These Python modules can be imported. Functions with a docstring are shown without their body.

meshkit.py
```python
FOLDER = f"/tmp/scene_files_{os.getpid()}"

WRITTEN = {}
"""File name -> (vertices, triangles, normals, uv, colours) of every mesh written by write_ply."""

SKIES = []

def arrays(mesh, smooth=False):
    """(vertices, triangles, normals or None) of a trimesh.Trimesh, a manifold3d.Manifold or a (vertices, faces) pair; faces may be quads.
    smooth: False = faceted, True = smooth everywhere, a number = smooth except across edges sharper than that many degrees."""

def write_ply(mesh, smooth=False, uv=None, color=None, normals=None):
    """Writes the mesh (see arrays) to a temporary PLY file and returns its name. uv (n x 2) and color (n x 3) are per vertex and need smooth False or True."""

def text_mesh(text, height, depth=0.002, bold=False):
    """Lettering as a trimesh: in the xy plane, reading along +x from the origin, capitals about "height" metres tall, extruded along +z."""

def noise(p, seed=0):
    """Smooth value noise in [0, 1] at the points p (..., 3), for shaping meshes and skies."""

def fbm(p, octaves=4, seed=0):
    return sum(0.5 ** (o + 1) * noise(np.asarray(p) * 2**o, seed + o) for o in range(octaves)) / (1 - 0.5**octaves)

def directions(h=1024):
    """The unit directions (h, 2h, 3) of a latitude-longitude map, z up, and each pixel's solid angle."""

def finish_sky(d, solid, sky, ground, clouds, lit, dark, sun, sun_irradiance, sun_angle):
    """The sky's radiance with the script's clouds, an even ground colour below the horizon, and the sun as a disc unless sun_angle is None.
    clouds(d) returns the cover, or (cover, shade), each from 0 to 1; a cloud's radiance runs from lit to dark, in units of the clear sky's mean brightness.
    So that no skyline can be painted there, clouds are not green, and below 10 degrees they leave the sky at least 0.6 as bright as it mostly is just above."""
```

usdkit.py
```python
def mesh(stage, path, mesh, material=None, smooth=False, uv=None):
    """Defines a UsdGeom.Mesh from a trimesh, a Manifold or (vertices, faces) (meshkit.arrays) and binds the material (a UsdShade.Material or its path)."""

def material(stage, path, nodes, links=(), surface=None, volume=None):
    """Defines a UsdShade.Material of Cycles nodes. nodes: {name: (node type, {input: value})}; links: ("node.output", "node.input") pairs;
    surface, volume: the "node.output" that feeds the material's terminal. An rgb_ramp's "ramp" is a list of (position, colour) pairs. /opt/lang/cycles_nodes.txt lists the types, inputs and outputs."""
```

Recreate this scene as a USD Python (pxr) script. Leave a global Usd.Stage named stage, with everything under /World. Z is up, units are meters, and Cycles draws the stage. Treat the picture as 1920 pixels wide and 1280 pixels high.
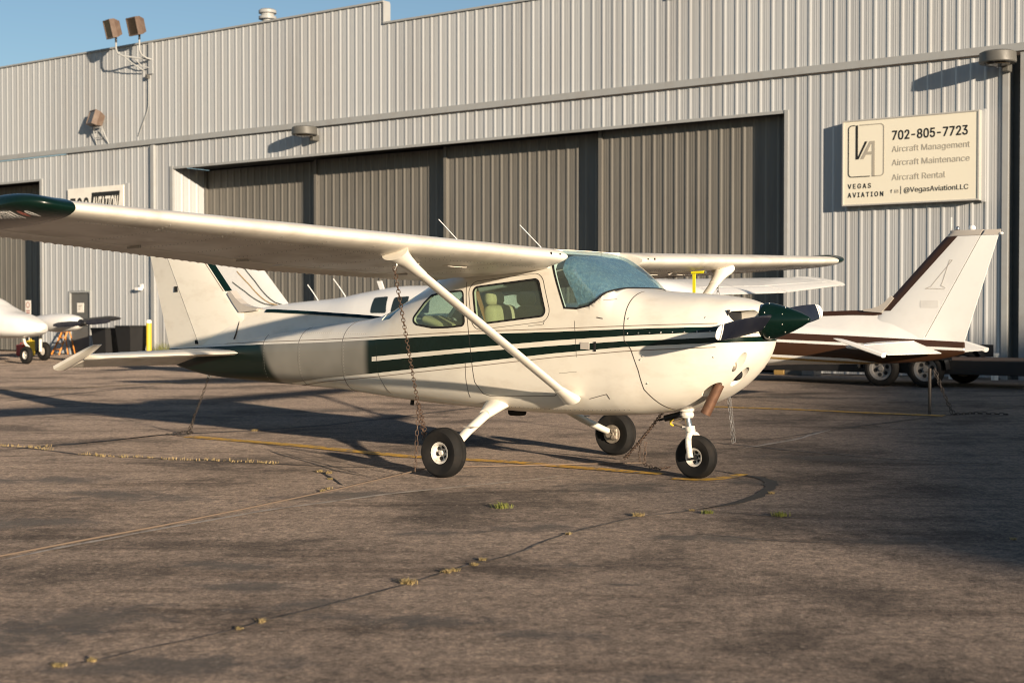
import math, random
import numpy as np
import trimesh
import manifold3d as m3
from scipy.interpolate import PchipInterpolator
from shapely.geometry import Polygon, LineString, Point, box as sbox
from shapely import affinity
from shapely.ops import unary_union
import meshkit, usdkit
from pxr import Usd, UsdGeom, UsdLux, UsdShade, Gf, Sdf

random.seed(7); rng = np.random.default_rng(7)
stage = Usd.Stage.CreateInMemory()
UsdGeom.SetStageUpAxis(stage, UsdGeom.Tokens.z)
UsdGeom.SetStageMetersPerUnit(stage, 1.0)
UsdGeom.Xform.Define(stage, '/World')
UsdGeom.Scope.Define(stage, '/World/Looks')

# ------------------------------------------------------------------ camera, sky, sun
CAM_H, PITCH = 1.36, math.atan((640 - 588) / 2667.0)
cam = UsdGeom.Camera.Define(stage, '/World/Camera')
cam.CreateHorizontalApertureAttr(36.0); cam.CreateVerticalApertureAttr(36.0 * 682 / 1024)
cam.CreateFocalLengthAttr(50.0); cam.CreateClippingRangeAttr(Gf.Vec2f(0.1, 2000))
cam.CreateFStopAttr(2.8); cam.CreateFocusDistanceAttr(12.3)
cam.AddTranslateOp().Set(Gf.Vec3d(0, 0, CAM_H))
cam.AddRotateXOp().Set(90.0 - math.degrees(PITCH))
cam.CreateExposureAttr(0.85)
SUN_EL = math.radians(9.6)
TO_SUN = np.array([0.50, -0.866, math.tan(SUN_EL)])          # horizontal part has unit length
TO_SUN = TO_SUN / np.linalg.norm(TO_SUN)
dome = UsdLux.DomeLight.Define(stage, '/World/sky')
dome.GetPrim().SetCustomDataByKey('kind', 'structure')
sky = usdkit.material(stage, '/World/Looks/sky', {
    's': ('sky_texture', {'sky_type': 'single_scattering', 'sun_disc': False, 'sun_elevation': SUN_EL,
                          'sun_rotation': math.atan2(TO_SUN[0], TO_SUN[1]), 'aerosol_density': 0.5, 'ozone_density': 2.0, 'altitude': 600.0}),
    'b': ('background_shader', {'strength': 0.066})}, [('s.color', 'b.color')], surface='b.background')
UsdShade.MaterialBindingAPI.Apply(dome.GetPrim()).Bind(sky)
sun = UsdLux.DistantLight.Define(stage, '/World/sun')
sun.CreateNormalizeAttr(True); sun.CreateIntensityAttr(1.25); sun.CreateAngleAttr(0.7)
sun.CreateColorAttr(Gf.Vec3f(1.0, 0.82, 0.615))
_z = TO_SUN; _x = np.cross([0, 0, 1.0], _z); _x /= np.linalg.norm(_x); _y = np.cross(_z, _x)
M = Gf.Matrix4d(*_x, 0, *_y, 0, *_z, 0, 0, 0, 0, 1)
sun.AddTransformOp().Set(M)

# ------------------------------------------------------------------ helpers: scene tree
used = {}
def numbered(parent, name):
    k = (parent, name); n = used.get(k, 0); used[k] = n + 1
    return f'{parent}/{name}' if n == 0 else f'{parent}/{name}_{n:03d}'
def tag(prim, label=None, cat=None, group=None, kind=None):
    for k, v in (('label', label), ('category', cat), ('group', group), ('kind', kind)):
        if v: prim.SetCustomDataByKey(k, v)
    return prim
def thing(name, label, cat, loc=(0, 0, 0), rotz=0, group=None, kind=None):
    x = UsdGeom.Xform.Define(stage, numbered('/World', name))
    x.AddTranslateOp().Set(Gf.Vec3d(*map(float, loc)))
    if rotz: x.AddRotateZOp().Set(float(rotz))
    return tag(x.GetPrim(), label, cat, group, kind)
def part(name, mesh, mat, parent, smooth=False, label=None, kind=None):
    path = numbered(str(parent.GetPath()), name)
    m = usdkit.mesh(stage, path, mesh, MAT[mat], smooth)
    tag(m.GetPrim(), label, None, None, kind)
    return m.GetPrim()
def top(name, mesh, mat, label, cat, group=None, kind=None, smooth=False, loc=None):
    m = usdkit.mesh(stage, numbered('/World', name), mesh, MAT[mat], smooth)
    if loc is not None: m.AddTranslateOp().Set(Gf.Vec3d(*map(float, loc)))
    return tag(m.GetPrim(), label, cat, group, kind)

# ------------------------------------------------------------------ helpers: shapes
def cat_(*ms): return trimesh.util.concatenate([m for m in ms])
def box(x0, x1, y0, y1, z0, z1):
    b = trimesh.creation.box([abs(x1 - x0), abs(y1 - y0), abs(z1 - z0)])
    b.apply_translation([(x0 + x1) / 2, (y0 + y1) / 2, (z0 + z1) / 2]); return b
def rbox(x0, x1, y0, y1, z0, z1, r=0.02, seg=8):
    s = m3.Manifold.sphere(r, seg)
    pts = [s.translate([x, y, z]) for x in (x0 + r, x1 - r) for y in (y0 + r, y1 - r) for z in (z0 + r, z1 - r)]
    return totri(m3.Manifold.batch_hull(pts))
def totri(man):
    m = man.to_mesh(); return trimesh.Trimesh(np.array(m.vert_properties[:, :3]), np.array(m.tri_verts), process=False)
def toman(t):
    return m3.Manifold(m3.Mesh(np.asarray(t.vertices, np.float32), np.asarray(t.faces, np.uint32)))
def grid_faces(n, m, wrap=True):
    f = []
    for i in range(n - 1):
        for j in range(m if wrap else m - 1):
            a, b = i * m + j, i * m + (j + 1) % m
            f += [[a, b, b + m], [a, b + m, a + m]]
    return f
def loft(rings, cap=True):
    rings = np.asarray(rings, float); n, m = rings.shape[:2]
    v = rings.reshape(-1, 3); f = grid_faces(n, m)
    if cap:
        c0, c1 = len(v), len(v) + 1
        v = np.vstack([v, rings[0].mean(0), rings[-1].mean(0)])
        for j in range(m):
            k = (j + 1) % m
            f += [[c0, k, j], [c1, (n - 1) * m + j, (n - 1) * m + k]]
    t = trimesh.Trimesh(v, np.array(f), process=False)
    if t.volume < 0: t.invert()
    return t
def tube(pts, r, n=8, cap=True, flat=1.0):
    pts = np.asarray(pts, float); r = np.broadcast_to(np.asarray(r, float), (len(pts),))
    tan = np.gradient(pts, axis=0); tan /= np.linalg.norm(tan, axis=1, keepdims=True)
    up = np.array([0, 0, 1.0]) if abs(tan[0][2]) < .9 else np.array([1.0, 0, 0])
    rings = []; s = np.cross(tan[0], up); s /= np.linalg.norm(s)
    for p, t, q in zip(pts, tan, r):
        s = s - t * (s @ t); s /= np.linalg.norm(s); b = np.cross(t, s)
        a = np.linspace(0, 2 * np.pi, n, endpoint=False)
        rings.append(p + q * (np.cos(a)[:, None] * s + flat * np.sin(a)[:, None] * b))
    return loft(rings, cap)
def cyl(p0, p1, r, n=16, r1=None): return tube([p0, p1], [r, r if r1 is None else r1], n)
def lathe(profile, axis='y', n=40, center=(0, 0, 0)):
    """profile: (radius, along) closed loop; revolved about the axis"""
    p = np.asarray(profile, float); a = np.linspace(0, 2 * np.pi, n, endpoint=False)
    v = np.zeros((n, len(p), 3))
    c, s = np.cos(a)[:, None] * p[:, 0], np.sin(a)[:, None] * p[:, 0]; h = np.broadcast_to(p[:, 1], c.shape)
    o = {'y': (c, h, s), 'z': (c, s, h), 'x': (h, c, s)}[axis]
    v = np.stack(o, -1); m = len(p); f = []
    for i in range(n):
        k = (i + 1) % n
        for j in range(m):
            l = (j + 1) % m
            f += [[i * m + j, k * m + j, k * m + l], [i * m + j, k * m + l, i * m + l]]
    t = trimesh.Trimesh(v.reshape(-1, 3) + np.asarray(center, float), np.array(f), process=True)
    if t.volume < 0: t.invert()
    return t
def extrude(poly, d):
    gs = getattr(poly, 'geoms', [poly])
    return cat_(*[trimesh.creation.extrude_polygon(g, d, engine='earcut') for g in gs if g.area > 1e-9])
def xz_prism(poly, y0, y1):
    """polygon in (x, z) run from y0 to y1, as a manifold"""
    gs = getattr(poly, 'geoms', [poly]); out = m3.Manifold()
    for g in gs:
        t = trimesh.creation.extrude_polygon(g, y1 - y0, engine='earcut')
        v = t.vertices; t2 = trimesh.Trimesh(np.c_[v[:, 0], y1 - v[:, 2], v[:, 1]], t.faces, process=False)
        if t2.volume < 0: t2.invert()
        out = out + toman(t2)
    return out
def xy_prism(poly, z0, z1):
    return toman(trimesh.creation.extrude_polygon(poly, z1 - z0, engine='earcut').apply_translation([0, 0, z0]))
def place(t, M4): t = t.copy(); t.apply_transform(M4); return t
def rot(deg, axis, point=(0, 0, 0)): return trimesh.transformations.rotation_matrix(math.radians(deg), axis, point)

# ------------------------------------------------------------------ materials
MAT = {}
def mat(name, nodes, links, surface='p.BSDF', volume=None):
    MAT[name] = usdkit.material(stage, f'/World/Looks/{name}', nodes, links, surface=surface, volume=volume)
def paint(name, color, rough=0.45, dirt=None, dscale=3.0, damt=0.35, metal=0.0, coat=0.0, bump=0.0, bscale=60, spec=0.5, aniso=(1, 1, 1)):
    dirt = dirt or tuple(c * 0.6 for c in color)
    n = {'g': ('geometry', {}), 'mp': ('mapping', {'scale': aniso}),
         'n1': ('noise_texture', {'scale': dscale, 'detail': 6.0, 'roughness': 0.65}),
         'r': ('rgb_ramp', {'ramp': [(0.0, (0, 0, 0)), (0.48, (0, 0, 0)), (0.75, (1, 1, 1))]}),
         'k': ('math', {'math_type': 'multiply', 'value2': damt}),
         'm': ('mix_color', {'a': color, 'b': dirt}),
         'rr': ('map_range', {'from_min': 0.3, 'from_max': 0.7, 'to_min': max(rough - .08, .05), 'to_max': min(rough + .12, 1)}),
         'p': ('principled_bsdf', {'metallic': metal, 'specular_ior_level': spec, 'coat_weight': coat, 'coat_roughness': 0.12})}
    l = [('g.position', 'mp.vector'), ('mp.vector', 'n1.vector'), ('n1.fac', 'r.fac'), ('r.color', 'k.value1'), ('k.value', 'm.fac'), ('m.result', 'p.base_color'),
         ('n1.fac', 'rr.value'), ('rr.result', 'p.roughness')]
    if bump:
        n['n2'] = ('noise_texture', {'scale': bscale, 'detail': 3.0}); n['b'] = ('bump', {'strength': bump, 'distance': 0.01})
        l += [('g.position', 'n2.vector'), ('n2.fac', 'b.height'), ('b.normal', 'p.normal')]
    mat(name, n, l)

paint('cream_paint', (0.77, 0.725, 0.63), 0.34, dirt=(0.52, 0.45, 0.35), dscale=3.0, damt=0.42, coat=0.15, bump=0.035, bscale=4.5, aniso=(1, 1, 2.2))
paint('white_paint', (0.80, 0.79, 0.76), 0.32, dirt=(0.6, 0.58, 0.54), damt=0.25, coat=0.3)
paint('wing_under_paint', (0.73, 0.68, 0.59), 0.36, dirt=(0.34, 0.29, 0.22), dscale=2.5, damt=0.55, coat=0.0, bump=0.02, bscale=5, spec=0.3)
paint('green_paint', (0.002, 0.011, 0.0075), 0.25, dirt=(0.008, 0.02, 0.016), coat=0.1, spec=0.3)
paint('brown_paint', (0.050, 0.021, 0.009), 0.4, dirt=(0.03, 0.013, 0.009), coat=0.1)
paint('pinstripe_paint', (0.22, 0.17, 0.13), 0.5)
paint('seam_gap', (0.07, 0.055, 0.045), 0.7)
paint('gold_paint', (0.35, 0.22, 0.07), 0.4)
paint('fairing_plastic', (0.47, 0.43, 0.38), 0.5, damt=0.3)
paint('fin_smudge', (0.71, 0.695, 0.66), 0.45)
paint('tyre_rubber', (0.011, 0.0105, 0.010), 0.8, dirt=(0.04, 0.033, 0.028), dscale=9, damt=0.5, bump=0.1, spec=0.25)
paint('black_metal', (0.012, 0.012, 0.013), 0.45, dirt=(0.03, 0.027, 0.024))
paint('prop_black', (0.010, 0.011, 0.018), 0.35, dirt=(0.03, 0.03, 0.035), damt=0.4)
paint('wheel_white', (0.72, 0.68, 0.61), 0.4, dirt=(0.22, 0.15, 0.1), dscale=30, damt=0.8)
paint('wheel_grey', (0.25, 0.24, 0.23), 0.4, dirt=(0.15, 0.13, 0.11), dscale=20, damt=0.6, metal=0.3)
paint('steel', (0.62, 0.60, 0.57), 0.25, metal=0.95, dirt=(0.3, 0.25, 0.2), dscale=20)
paint('brake_metal', (0.36, 0.31, 0.25), 0.5, metal=0.5, dirt=(0.08, 0.06, 0.045), dscale=40, damt=0.9)
paint('rusty_steel', (0.15, 0.075, 0.042), 0.6, metal=0.35, dirt=(0.09, 0.045, 0.03), dscale=25, damt=0.9)
paint('chain_steel', (0.11, 0.07, 0.05), 0.55, metal=0.4, dirt=(0.22, 0.17, 0.13), dscale=40, damt=0.8)
paint('chain_dark', (0.06, 0.05, 0.042), 0.55, metal=0.4, dirt=(0.14, 0.1, 0.08), dscale=40, damt=0.8)
paint('cable_steel', (0.20, 0.145, 0.105), 0.7, metal=0.2)
paint('dark_void', (0.008, 0.008, 0.008), 0.8)
paint('cabin_dark', (0.33, 0.34, 0.30), 0.8)
paint('seat_cream', (0.58, 0.49, 0.30), 0.7, damt=0.2, bump=0.1, bscale=25)
paint('strap_brown', (0.32, 0.15, 0.06), 0.7)
paint('wall_metal', (0.395, 0.41, 0.42), 0.42, dirt=(0.32, 0.31, 0.295), dscale=1.0, damt=0.5, metal=0.0, aniso=(1.2, 1.2, 0.10), spec=0.4)
paint('wall_metal_two', (0.365, 0.378, 0.388), 0.42, dirt=(0.30, 0.29, 0.275), dscale=1.0, damt=0.55, aniso=(1.2, 1.2, 0.10), spec=0.4)
paint('trim_metal', (0.31, 0.32, 0.32), 0.42, dirt=(0.24, 0.22, 0.2), damt=0.4, spec=0.4)
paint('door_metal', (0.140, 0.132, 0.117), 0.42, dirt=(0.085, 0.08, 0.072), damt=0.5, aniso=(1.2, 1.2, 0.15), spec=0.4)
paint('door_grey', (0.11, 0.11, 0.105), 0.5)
paint('sign_face', (0.74, 0.70, 0.575), 0.4, dirt=(0.7, 0.64, 0.5), damt=0.2)
paint('sign_frame', (0.50, 0.48, 0.44), 0.4, metal=0.2)
paint('sign_white', (0.80, 0.77, 0.70), 0.4)
paint('letter_black', (0.015, 0.014, 0.012), 0.5)
paint('letter_grey', (0.38, 0.35, 0.29), 0.5)
paint('letter_red', (0.40, 0.14, 0.11), 0.5)
paint('letter_white', (0.8, 0.79, 0.76), 0.4)
paint('lamp_bronze', (0.115, 0.078, 0.058), 0.45, dirt=(0.2, 0.155, 0.12), dscale=6, damt=0.6)
paint('lamp_lens', (0.03, 0.024, 0.017), 0.15, metal=0.0, bump=0.3, bscale=18)
paint('lamp_grey', (0.09, 0.088, 0.08), 0.5)
paint('bollard_yellow', (0.70, 0.48, 0.035), 0.45, dirt=(0.5, 0.35, 0.06))
paint('yellow_tape', (0.75, 0.70, 0.02), 0.5)
paint('bin_plastic', (0.014, 0.014, 0.015), 0.5)
paint('red_plastic', (0.50, 0.02, 0.015), 0.4)
paint('orange_paint', (0.60, 0.22, 0.03), 0.5)
paint('wood_deck', (0.12, 0.06, 0.035), 0.7, aniso=(1, 1, 5))
paint('fabric_grey', (0.28, 0.27, 0.25), 0.8)
paint('dry_grass', (0.38, 0.28, 0.13), 0.8, dirt=(0.24, 0.20, 0.07), dscale=14, damt=1.0)
paint('green_grass', (0.16, 0.18, 0.035), 0.8, dirt=(0.28, 0.23, 0.06), dscale=14, damt=0.9)
paint('twin_glass', (0.02, 0.03, 0.03), 0.08)
paint('foil', (0.24, 0.43, 0.58), 0.20, metal=0.65, bump=1.0, bscale=30, dirt=(0.58, 0.70, 0.68), dscale=34, damt=0.8, spec=0.9)
# worn yellow line paint: the asphalt shows through
def line_paint(name, col, lo, hi):
    mat(name, {'g': ('geometry', {}), 'n': ('noise_texture', {'scale': 9.0, 'detail': 8.0, 'roughness': 0.75}),
               'r': ('rgb_ramp', {'ramp': [(lo, (0.19, 0.16, 0.135)), (hi, col)]}), 'p': ('principled_bsdf', {'roughness': 0.75})},
        [('g.position', 'n.vector'), ('n.fac', 'r.fac'), ('r.color', 'p.base_color')])
line_paint('yellow_line', (0.78, 0.43, 0.035), 0.40, 0.52)
line_paint('faint_line', (0.36, 0.25, 0.11), 0.36, 0.52)
line_paint('pale_joint', (0.50, 0.43, 0.36), 0.36, 0.56)
line_paint('tar_seal', (0.030, 0.027, 0.025), 0.28, 0.42)
line_paint('crack_fine', (0.045, 0.038, 0.032), 0.42, 0.58)
# glass: clear with a fresnel reflection
def glass(name, tint, dust=0.05):
    mat(name, {'dd': ('diffuse_bsdf', {'color': (0.55, 0.60, 0.56)}), 'dm': ('mix_closure', {'fac': dust}), 't': ('transparent_bsdf', {'color': tint}), 'gl': ('glossy_bsdf', {'color': (1, 1, 1), 'roughness': 0.02, 'distribution': 'ggx'}),
               'f': ('fresnel', {'IOR': 1.5}), 'ge': ('geometry', {}), 'in': ('math', {'math_type': 'subtract', 'value1': 1.0}), 'k': ('math', {'math_type': 'multiply'}), 'm': ('mix_closure', {})},
        [('f.fac', 'k.value1'), ('ge.backfacing', 'in.value2'), ('in.value', 'k.value2'), ('k.value', 'm.fac'), ('t.BSDF', 'dm.closure1'), ('dd.BSDF', 'dm.closure2'), ('dm.closure', 'm.closure1'), ('gl.BSDF', 'm.closure2')], surface='m.closure')
glass('side_glass', (0.76, 0.84, 0.78)); glass('screen_glass', (0.84, 0.92, 0.92), 0.04)
# weathered asphalt of the apron
mat('asphalt', {
    'g': ('geometry', {}),
    'big': ('noise_texture', {'scale': 0.55, 'detail': 13.0, 'roughness': 0.70, 'distortion': 0.3}),
    'rbig': ('rgb_ramp', {'ramp': [(0.36, (0.092, 0.075, 0.064)), (0.43, (0.140, 0.113, 0.094)), (0.48, (0.205, 0.164, 0.135)), (0.64, (0.262, 0.210, 0.172))]}),
    'mps': ('mapping', {'scale': (0.30, 2.0, 1), 'rotation': (0, 0, -0.12)}),
    'st': ('noise_texture', {'scale': 1.0, 'detail': 10.0, 'roughness': 0.68, 'distortion': 0.4}),
    'rst': ('rgb_ramp', {'ramp': [(0.36, (0.50, 0.49, 0.49)), (0.47, (1, 1, 1)), (1.0, (1.10, 1.10, 1.10))]}),
    'm1': ('mix_color', {'blend_type': 'multiply', 'fac': 0.8}),
    'mid': ('noise_texture', {'scale': 11.0, 'detail': 8.0, 'roughness': 0.82}),
    'rmid': ('rgb_ramp', {'ramp': [(0.40, (0.54, 0.54, 0.54)), (0.50, (1, 1, 1)), (0.60, (1.45, 1.41, 1.37))]}),
    'm2': ('mix_color', {'blend_type': 'multiply', 'fac': 0.85, 'use_clamp_result': False, 'use_clamp': False}),
    'fine': ('noise_texture', {'scale': 42.0, 'detail': 5.0, 'roughness': 0.8}),
    'rf': ('rgb_ramp', {'ramp': [(0.36, (0.35, 0.35, 0.36)), (0.5, (1, 1, 1)), (0.64, (1.75, 1.68, 1.6))]}),
    'm3': ('mix_color', {'blend_type': 'multiply', 'fac': 0.8, 'use_clamp_result': False, 'use_clamp': False}),
    'vo': ('voronoi_texture', {'scale': 13.0}),
    'rv': ('rgb_ramp', {'ramp': [(0.0, (1, 1, 1)), (0.10, (1, 1, 1)), (0.14, (0, 0, 0))]}),
    'gate': ('math', {'math_type': 'multiply', 'value2': 0.45}),
    'm4': ('mix_color', {'b': (0.50, 0.43, 0.35)}),
    'b': ('bump', {'strength': 1.0, 'distance': 0.02}),
    'p': ('principled_bsdf', {'roughness': 0.9, 'specular_ior_level': 0.25, 'diffuse_roughness': 1.0})},
    [('g.position', 'big.vector'), ('big.fac', 'rbig.fac'), ('g.position', 'mps.vector'), ('mps.vector', 'st.vector'), ('st.fac', 'rst.fac'),
     ('rbig.color', 'm1.a'), ('rst.color', 'm1.b'), ('g.position', 'mid.vector'), ('mid.fac', 'rmid.fac'), ('m1.result', 'm2.a'), ('rmid.color', 'm2.b'),
     ('g.position', 'fine.vector'), ('fine.fac', 'rf.fac'), ('m2.result', 'm3.a'), ('rf.color', 'm3.b'),
     ('g.position', 'vo.vector'), ('vo.distance', 'rv.fac'), ('rv.color', 'gate.value1'), ('gate.value', 'm4.fac'), ('m3.result', 'm4.a'),
     ('m4.result', 'p.base_color'), ('fine.fac', 'b.height'), ('b.normal', 'p.normal')])
# green band whose registration has been rubbed over with a soft-edged beige patch
mat('band_paint', {
    't': ('texture_coordinate', {}), 's': ('separate_xyz', {}),
    'sk': ('math', {'math_type': 'multiply_add', 'value2': 0.583}),
    'a': ('map_range', {'range_type': 'smoothstep', 'from_min': -2.84, 'from_max': -2.70, 'to_min': 0.0, 'to_max': 1.0}),
    'c': ('map_range', {'range_type': 'smoothstep', 'from_min': -1.76, 'from_max': -1.64, 'to_min': 1.0, 'to_max': 0.0}),
    'k': ('math', {'math_type': 'multiply'}), 'n': ('noise_texture', {'scale': 2.0, 'detail': 2.0}),
    'bg': ('rgb_ramp', {'ramp': [(0.3, (0.20, 0.188, 0.158)), (0.7, (0.29, 0.27, 0.228))]}),
    'm': ('mix_color', {'a': (0.002, 0.011, 0.0075)}), 'p': ('principled_bsdf', {'roughness': 0.32, 'specular_ior_level': 0.3})},
    [('t.object', 's.vector'), ('s.z', 'sk.value1'), ('s.x', 'sk.value3'), ('sk.value', 'a.value'), ('s.x', 'c.value'), ('a.result', 'k.value1'), ('c.result', 'k.value2'),
     ('k.value', 'm.fac'), ('t.object', 'n.vector'), ('n.fac', 'bg.fac'), ('bg.color', 'm.b'), ('m.result', 'p.base_color')])

# ------------------------------------------------------------------ where a pixel of the survey (1920 wide) meets the ground
def ground(px, py, z=0.0):
    d = np.array([0, math.cos(PITCH), -math.sin(PITCH)]) + (px - 960) / 2667 * np.array([1, 0, 0]) - (py - 640) / 2667 * np.array([0, math.sin(PITCH), math.cos(PITCH)])
    t = (z - CAM_H) / d[2]; return np.array([0, 0, CAM_H]) + t * d

# ================================================================== SETTING
apron = tag(UsdGeom.Xform.Define(stage, numbered('/World', 'apron')).GetPrim(), 'weathered brown-grey asphalt apron with cracks and yellow lines', None, None, 'structure')
part('asphalt_surface', (np.array([[-300, -200, 0], [300, -200, 0], [300, 400, 0], [-300, 400, 0.0]]), np.array([[0, 1, 2], [0, 2, 3]])), 'asphalt', apron)
def resample(p, step):
    p = np.asarray(p, float); s = np.r_[0, np.cumsum(np.linalg.norm(np.diff(p, axis=0), axis=1))]
    n = max(int(s[-1] / step), 2); q = np.linspace(0, s[-1], n)
    return np.c_[[np.interp(q, s, p[:, k]) for k in range(p.shape[1])]].T
def ribbon(px, w, z, jig=0.0, taper=True, step=0.12, seed=0):
    r = np.random.default_rng(seed)
    p = resample([ground(*q)[:2] for q in px], step); n = len(p)
    if jig: p = p + np.c_[np.convolve(r.normal(0, jig, n + 4), np.ones(5) / 5, 'valid'), np.convolve(r.normal(0, jig, n + 4), np.ones(5) / 5, 'valid')]
    t = np.gradient(p, axis=0); t /= np.linalg.norm(t, axis=1, keepdims=True); nn = np.c_[-t[:, 1], t[:, 0]]
    ww = np.interp(np.linspace(0, 1, n), np.linspace(0, 1, np.size(w)), np.atleast_1d(w)) / 2 * (1 + r.uniform(-.35, .35, n) * (jig > 0))
    if taper and jig: ww *= np.clip(np.minimum(np.arange(n), np.arange(n)[::-1]) / 4 + .15, 0, 1)
    v = np.vstack([np.c_[p + nn * ww[:, None], np.full(n, z)], np.c_[p - nn * ww[:, None], np.full(n, z)]])
    f = [[i, i + n, i + n + 1] for i in range(n - 1)] + [[i, i + n + 1, i + 1] for i in range(n - 1)]
    return (v, np.array(f))
CR = [
    ([(0, 844), (125, 834), (312, 815), (479, 807), (625, 796), (800, 775), (900, 763)], 0.08, 1),
    ([(62, 837), (200, 827), (333, 812)], 0.06, 2),
    ([(0, 838), (60, 841), (150, 852), (260, 858), (400, 864), (520, 870), (640, 876), (800, 878)], 0.035, 3),
    ([(500, 843), (560, 862), (640, 884), (705, 897)], 0.018, 4), ([(520, 846), (600, 868), (690, 893)], 0.012, 41),
    ([(595, 880), (620, 896), (642, 910)], 0.03, 5),
    ([(40, 1262), (100, 1250), (165, 1240), (250, 1218), (370, 1197), (450, 1180), (490, 1166), (545, 1152), (635, 1125), (690, 1112), (760, 1096), (840, 1073), (890, 1058), (960, 1040), (1015, 1015), (1066, 1000), (1200, 967), (1300, 957), (1345, 950)], (0.010, 0.012, 0.014, 0.016, 0.022, 0.05), 6),
    ([(1310, 955), (1345, 950), (1385, 942), (1420, 931), (1446, 914), (1450, 902), (1436, 896), (1400, 891), (1340, 882)], (0.04, 0.07, 0.09, 0.10, 0.11, 0.05, 0.03), 7),
    ([(1335, 958), (1450, 968), (1570, 976)], 0.03, 8),
    ([(1560, 806), (1680, 790), (1790, 777), (1920, 762)], 0.06, 9), ([(1350, 832), (1460, 822), (1560, 806)], 0.03, 91),
    ([(0, 753), (140, 738), (300, 722)], 0.06, 10), ([(0, 788), (160, 777), (290, 787), (420, 790)], 0.04, 11),
    ([(1100, 973), (1190, 972), (1240, 969)], 0.02, 12), ([(960, 1040), (1000, 1062), (1060, 1066)], 0.012, 13),
    ([(1345, 830), (1480, 845), (1700, 862), (1920, 872)], 0.05, 14), ([(1290, 1000), (1420, 1012), (1560, 1018), (1640, 1030)], 0.025, 15),
]
for px, w, s in CR: part('crack', ribbon(px, w, 0.004, 0.03, seed=s), 'crack_fine' if s in (6, 4, 41, 12, 13, 15, 14, 8, 11) else 'tar_seal', apron)
part('yellow_line', ribbon([(355, 819), (560, 836), (760, 856), (960, 867), (1080, 877), (1243, 889.5)], (0.19, 0.19, 0.18, 0.15), 0.008), 'yellow_line', apron)
part('yellow_line', ribbon([(1262, 898), (1310, 901), (1350, 898), (1396, 890)], (0.10, 0.13, 0.13, 0.08), 0.008, seed=3), 'yellow_line', apron)
part('yellow_line', ribbon([(1340, 763), (1500, 768.5), (1640, 775), (1770, 780)], 0.19, 0.008), 'yellow_line', apron)
part('yellow_line', ribbon([(0, 731), (160, 726.5), (400, 714)], 0.12, 0.008), 'faint_line', apron)
part('joint_line', ribbon([(0, 1052), (100, 1030), (300, 992), (500, 957), (740, 925), (960, 904), (1080, 889.5)], 0.045, 0.0055, 0.012, seed=21), 'pale_joint', apron)
part('joint_line', ribbon([(1395, 841), (1480, 826), (1560, 807)], 0.05, 0.0055, 0.02, seed=22), 'pale_joint', apron)

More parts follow.
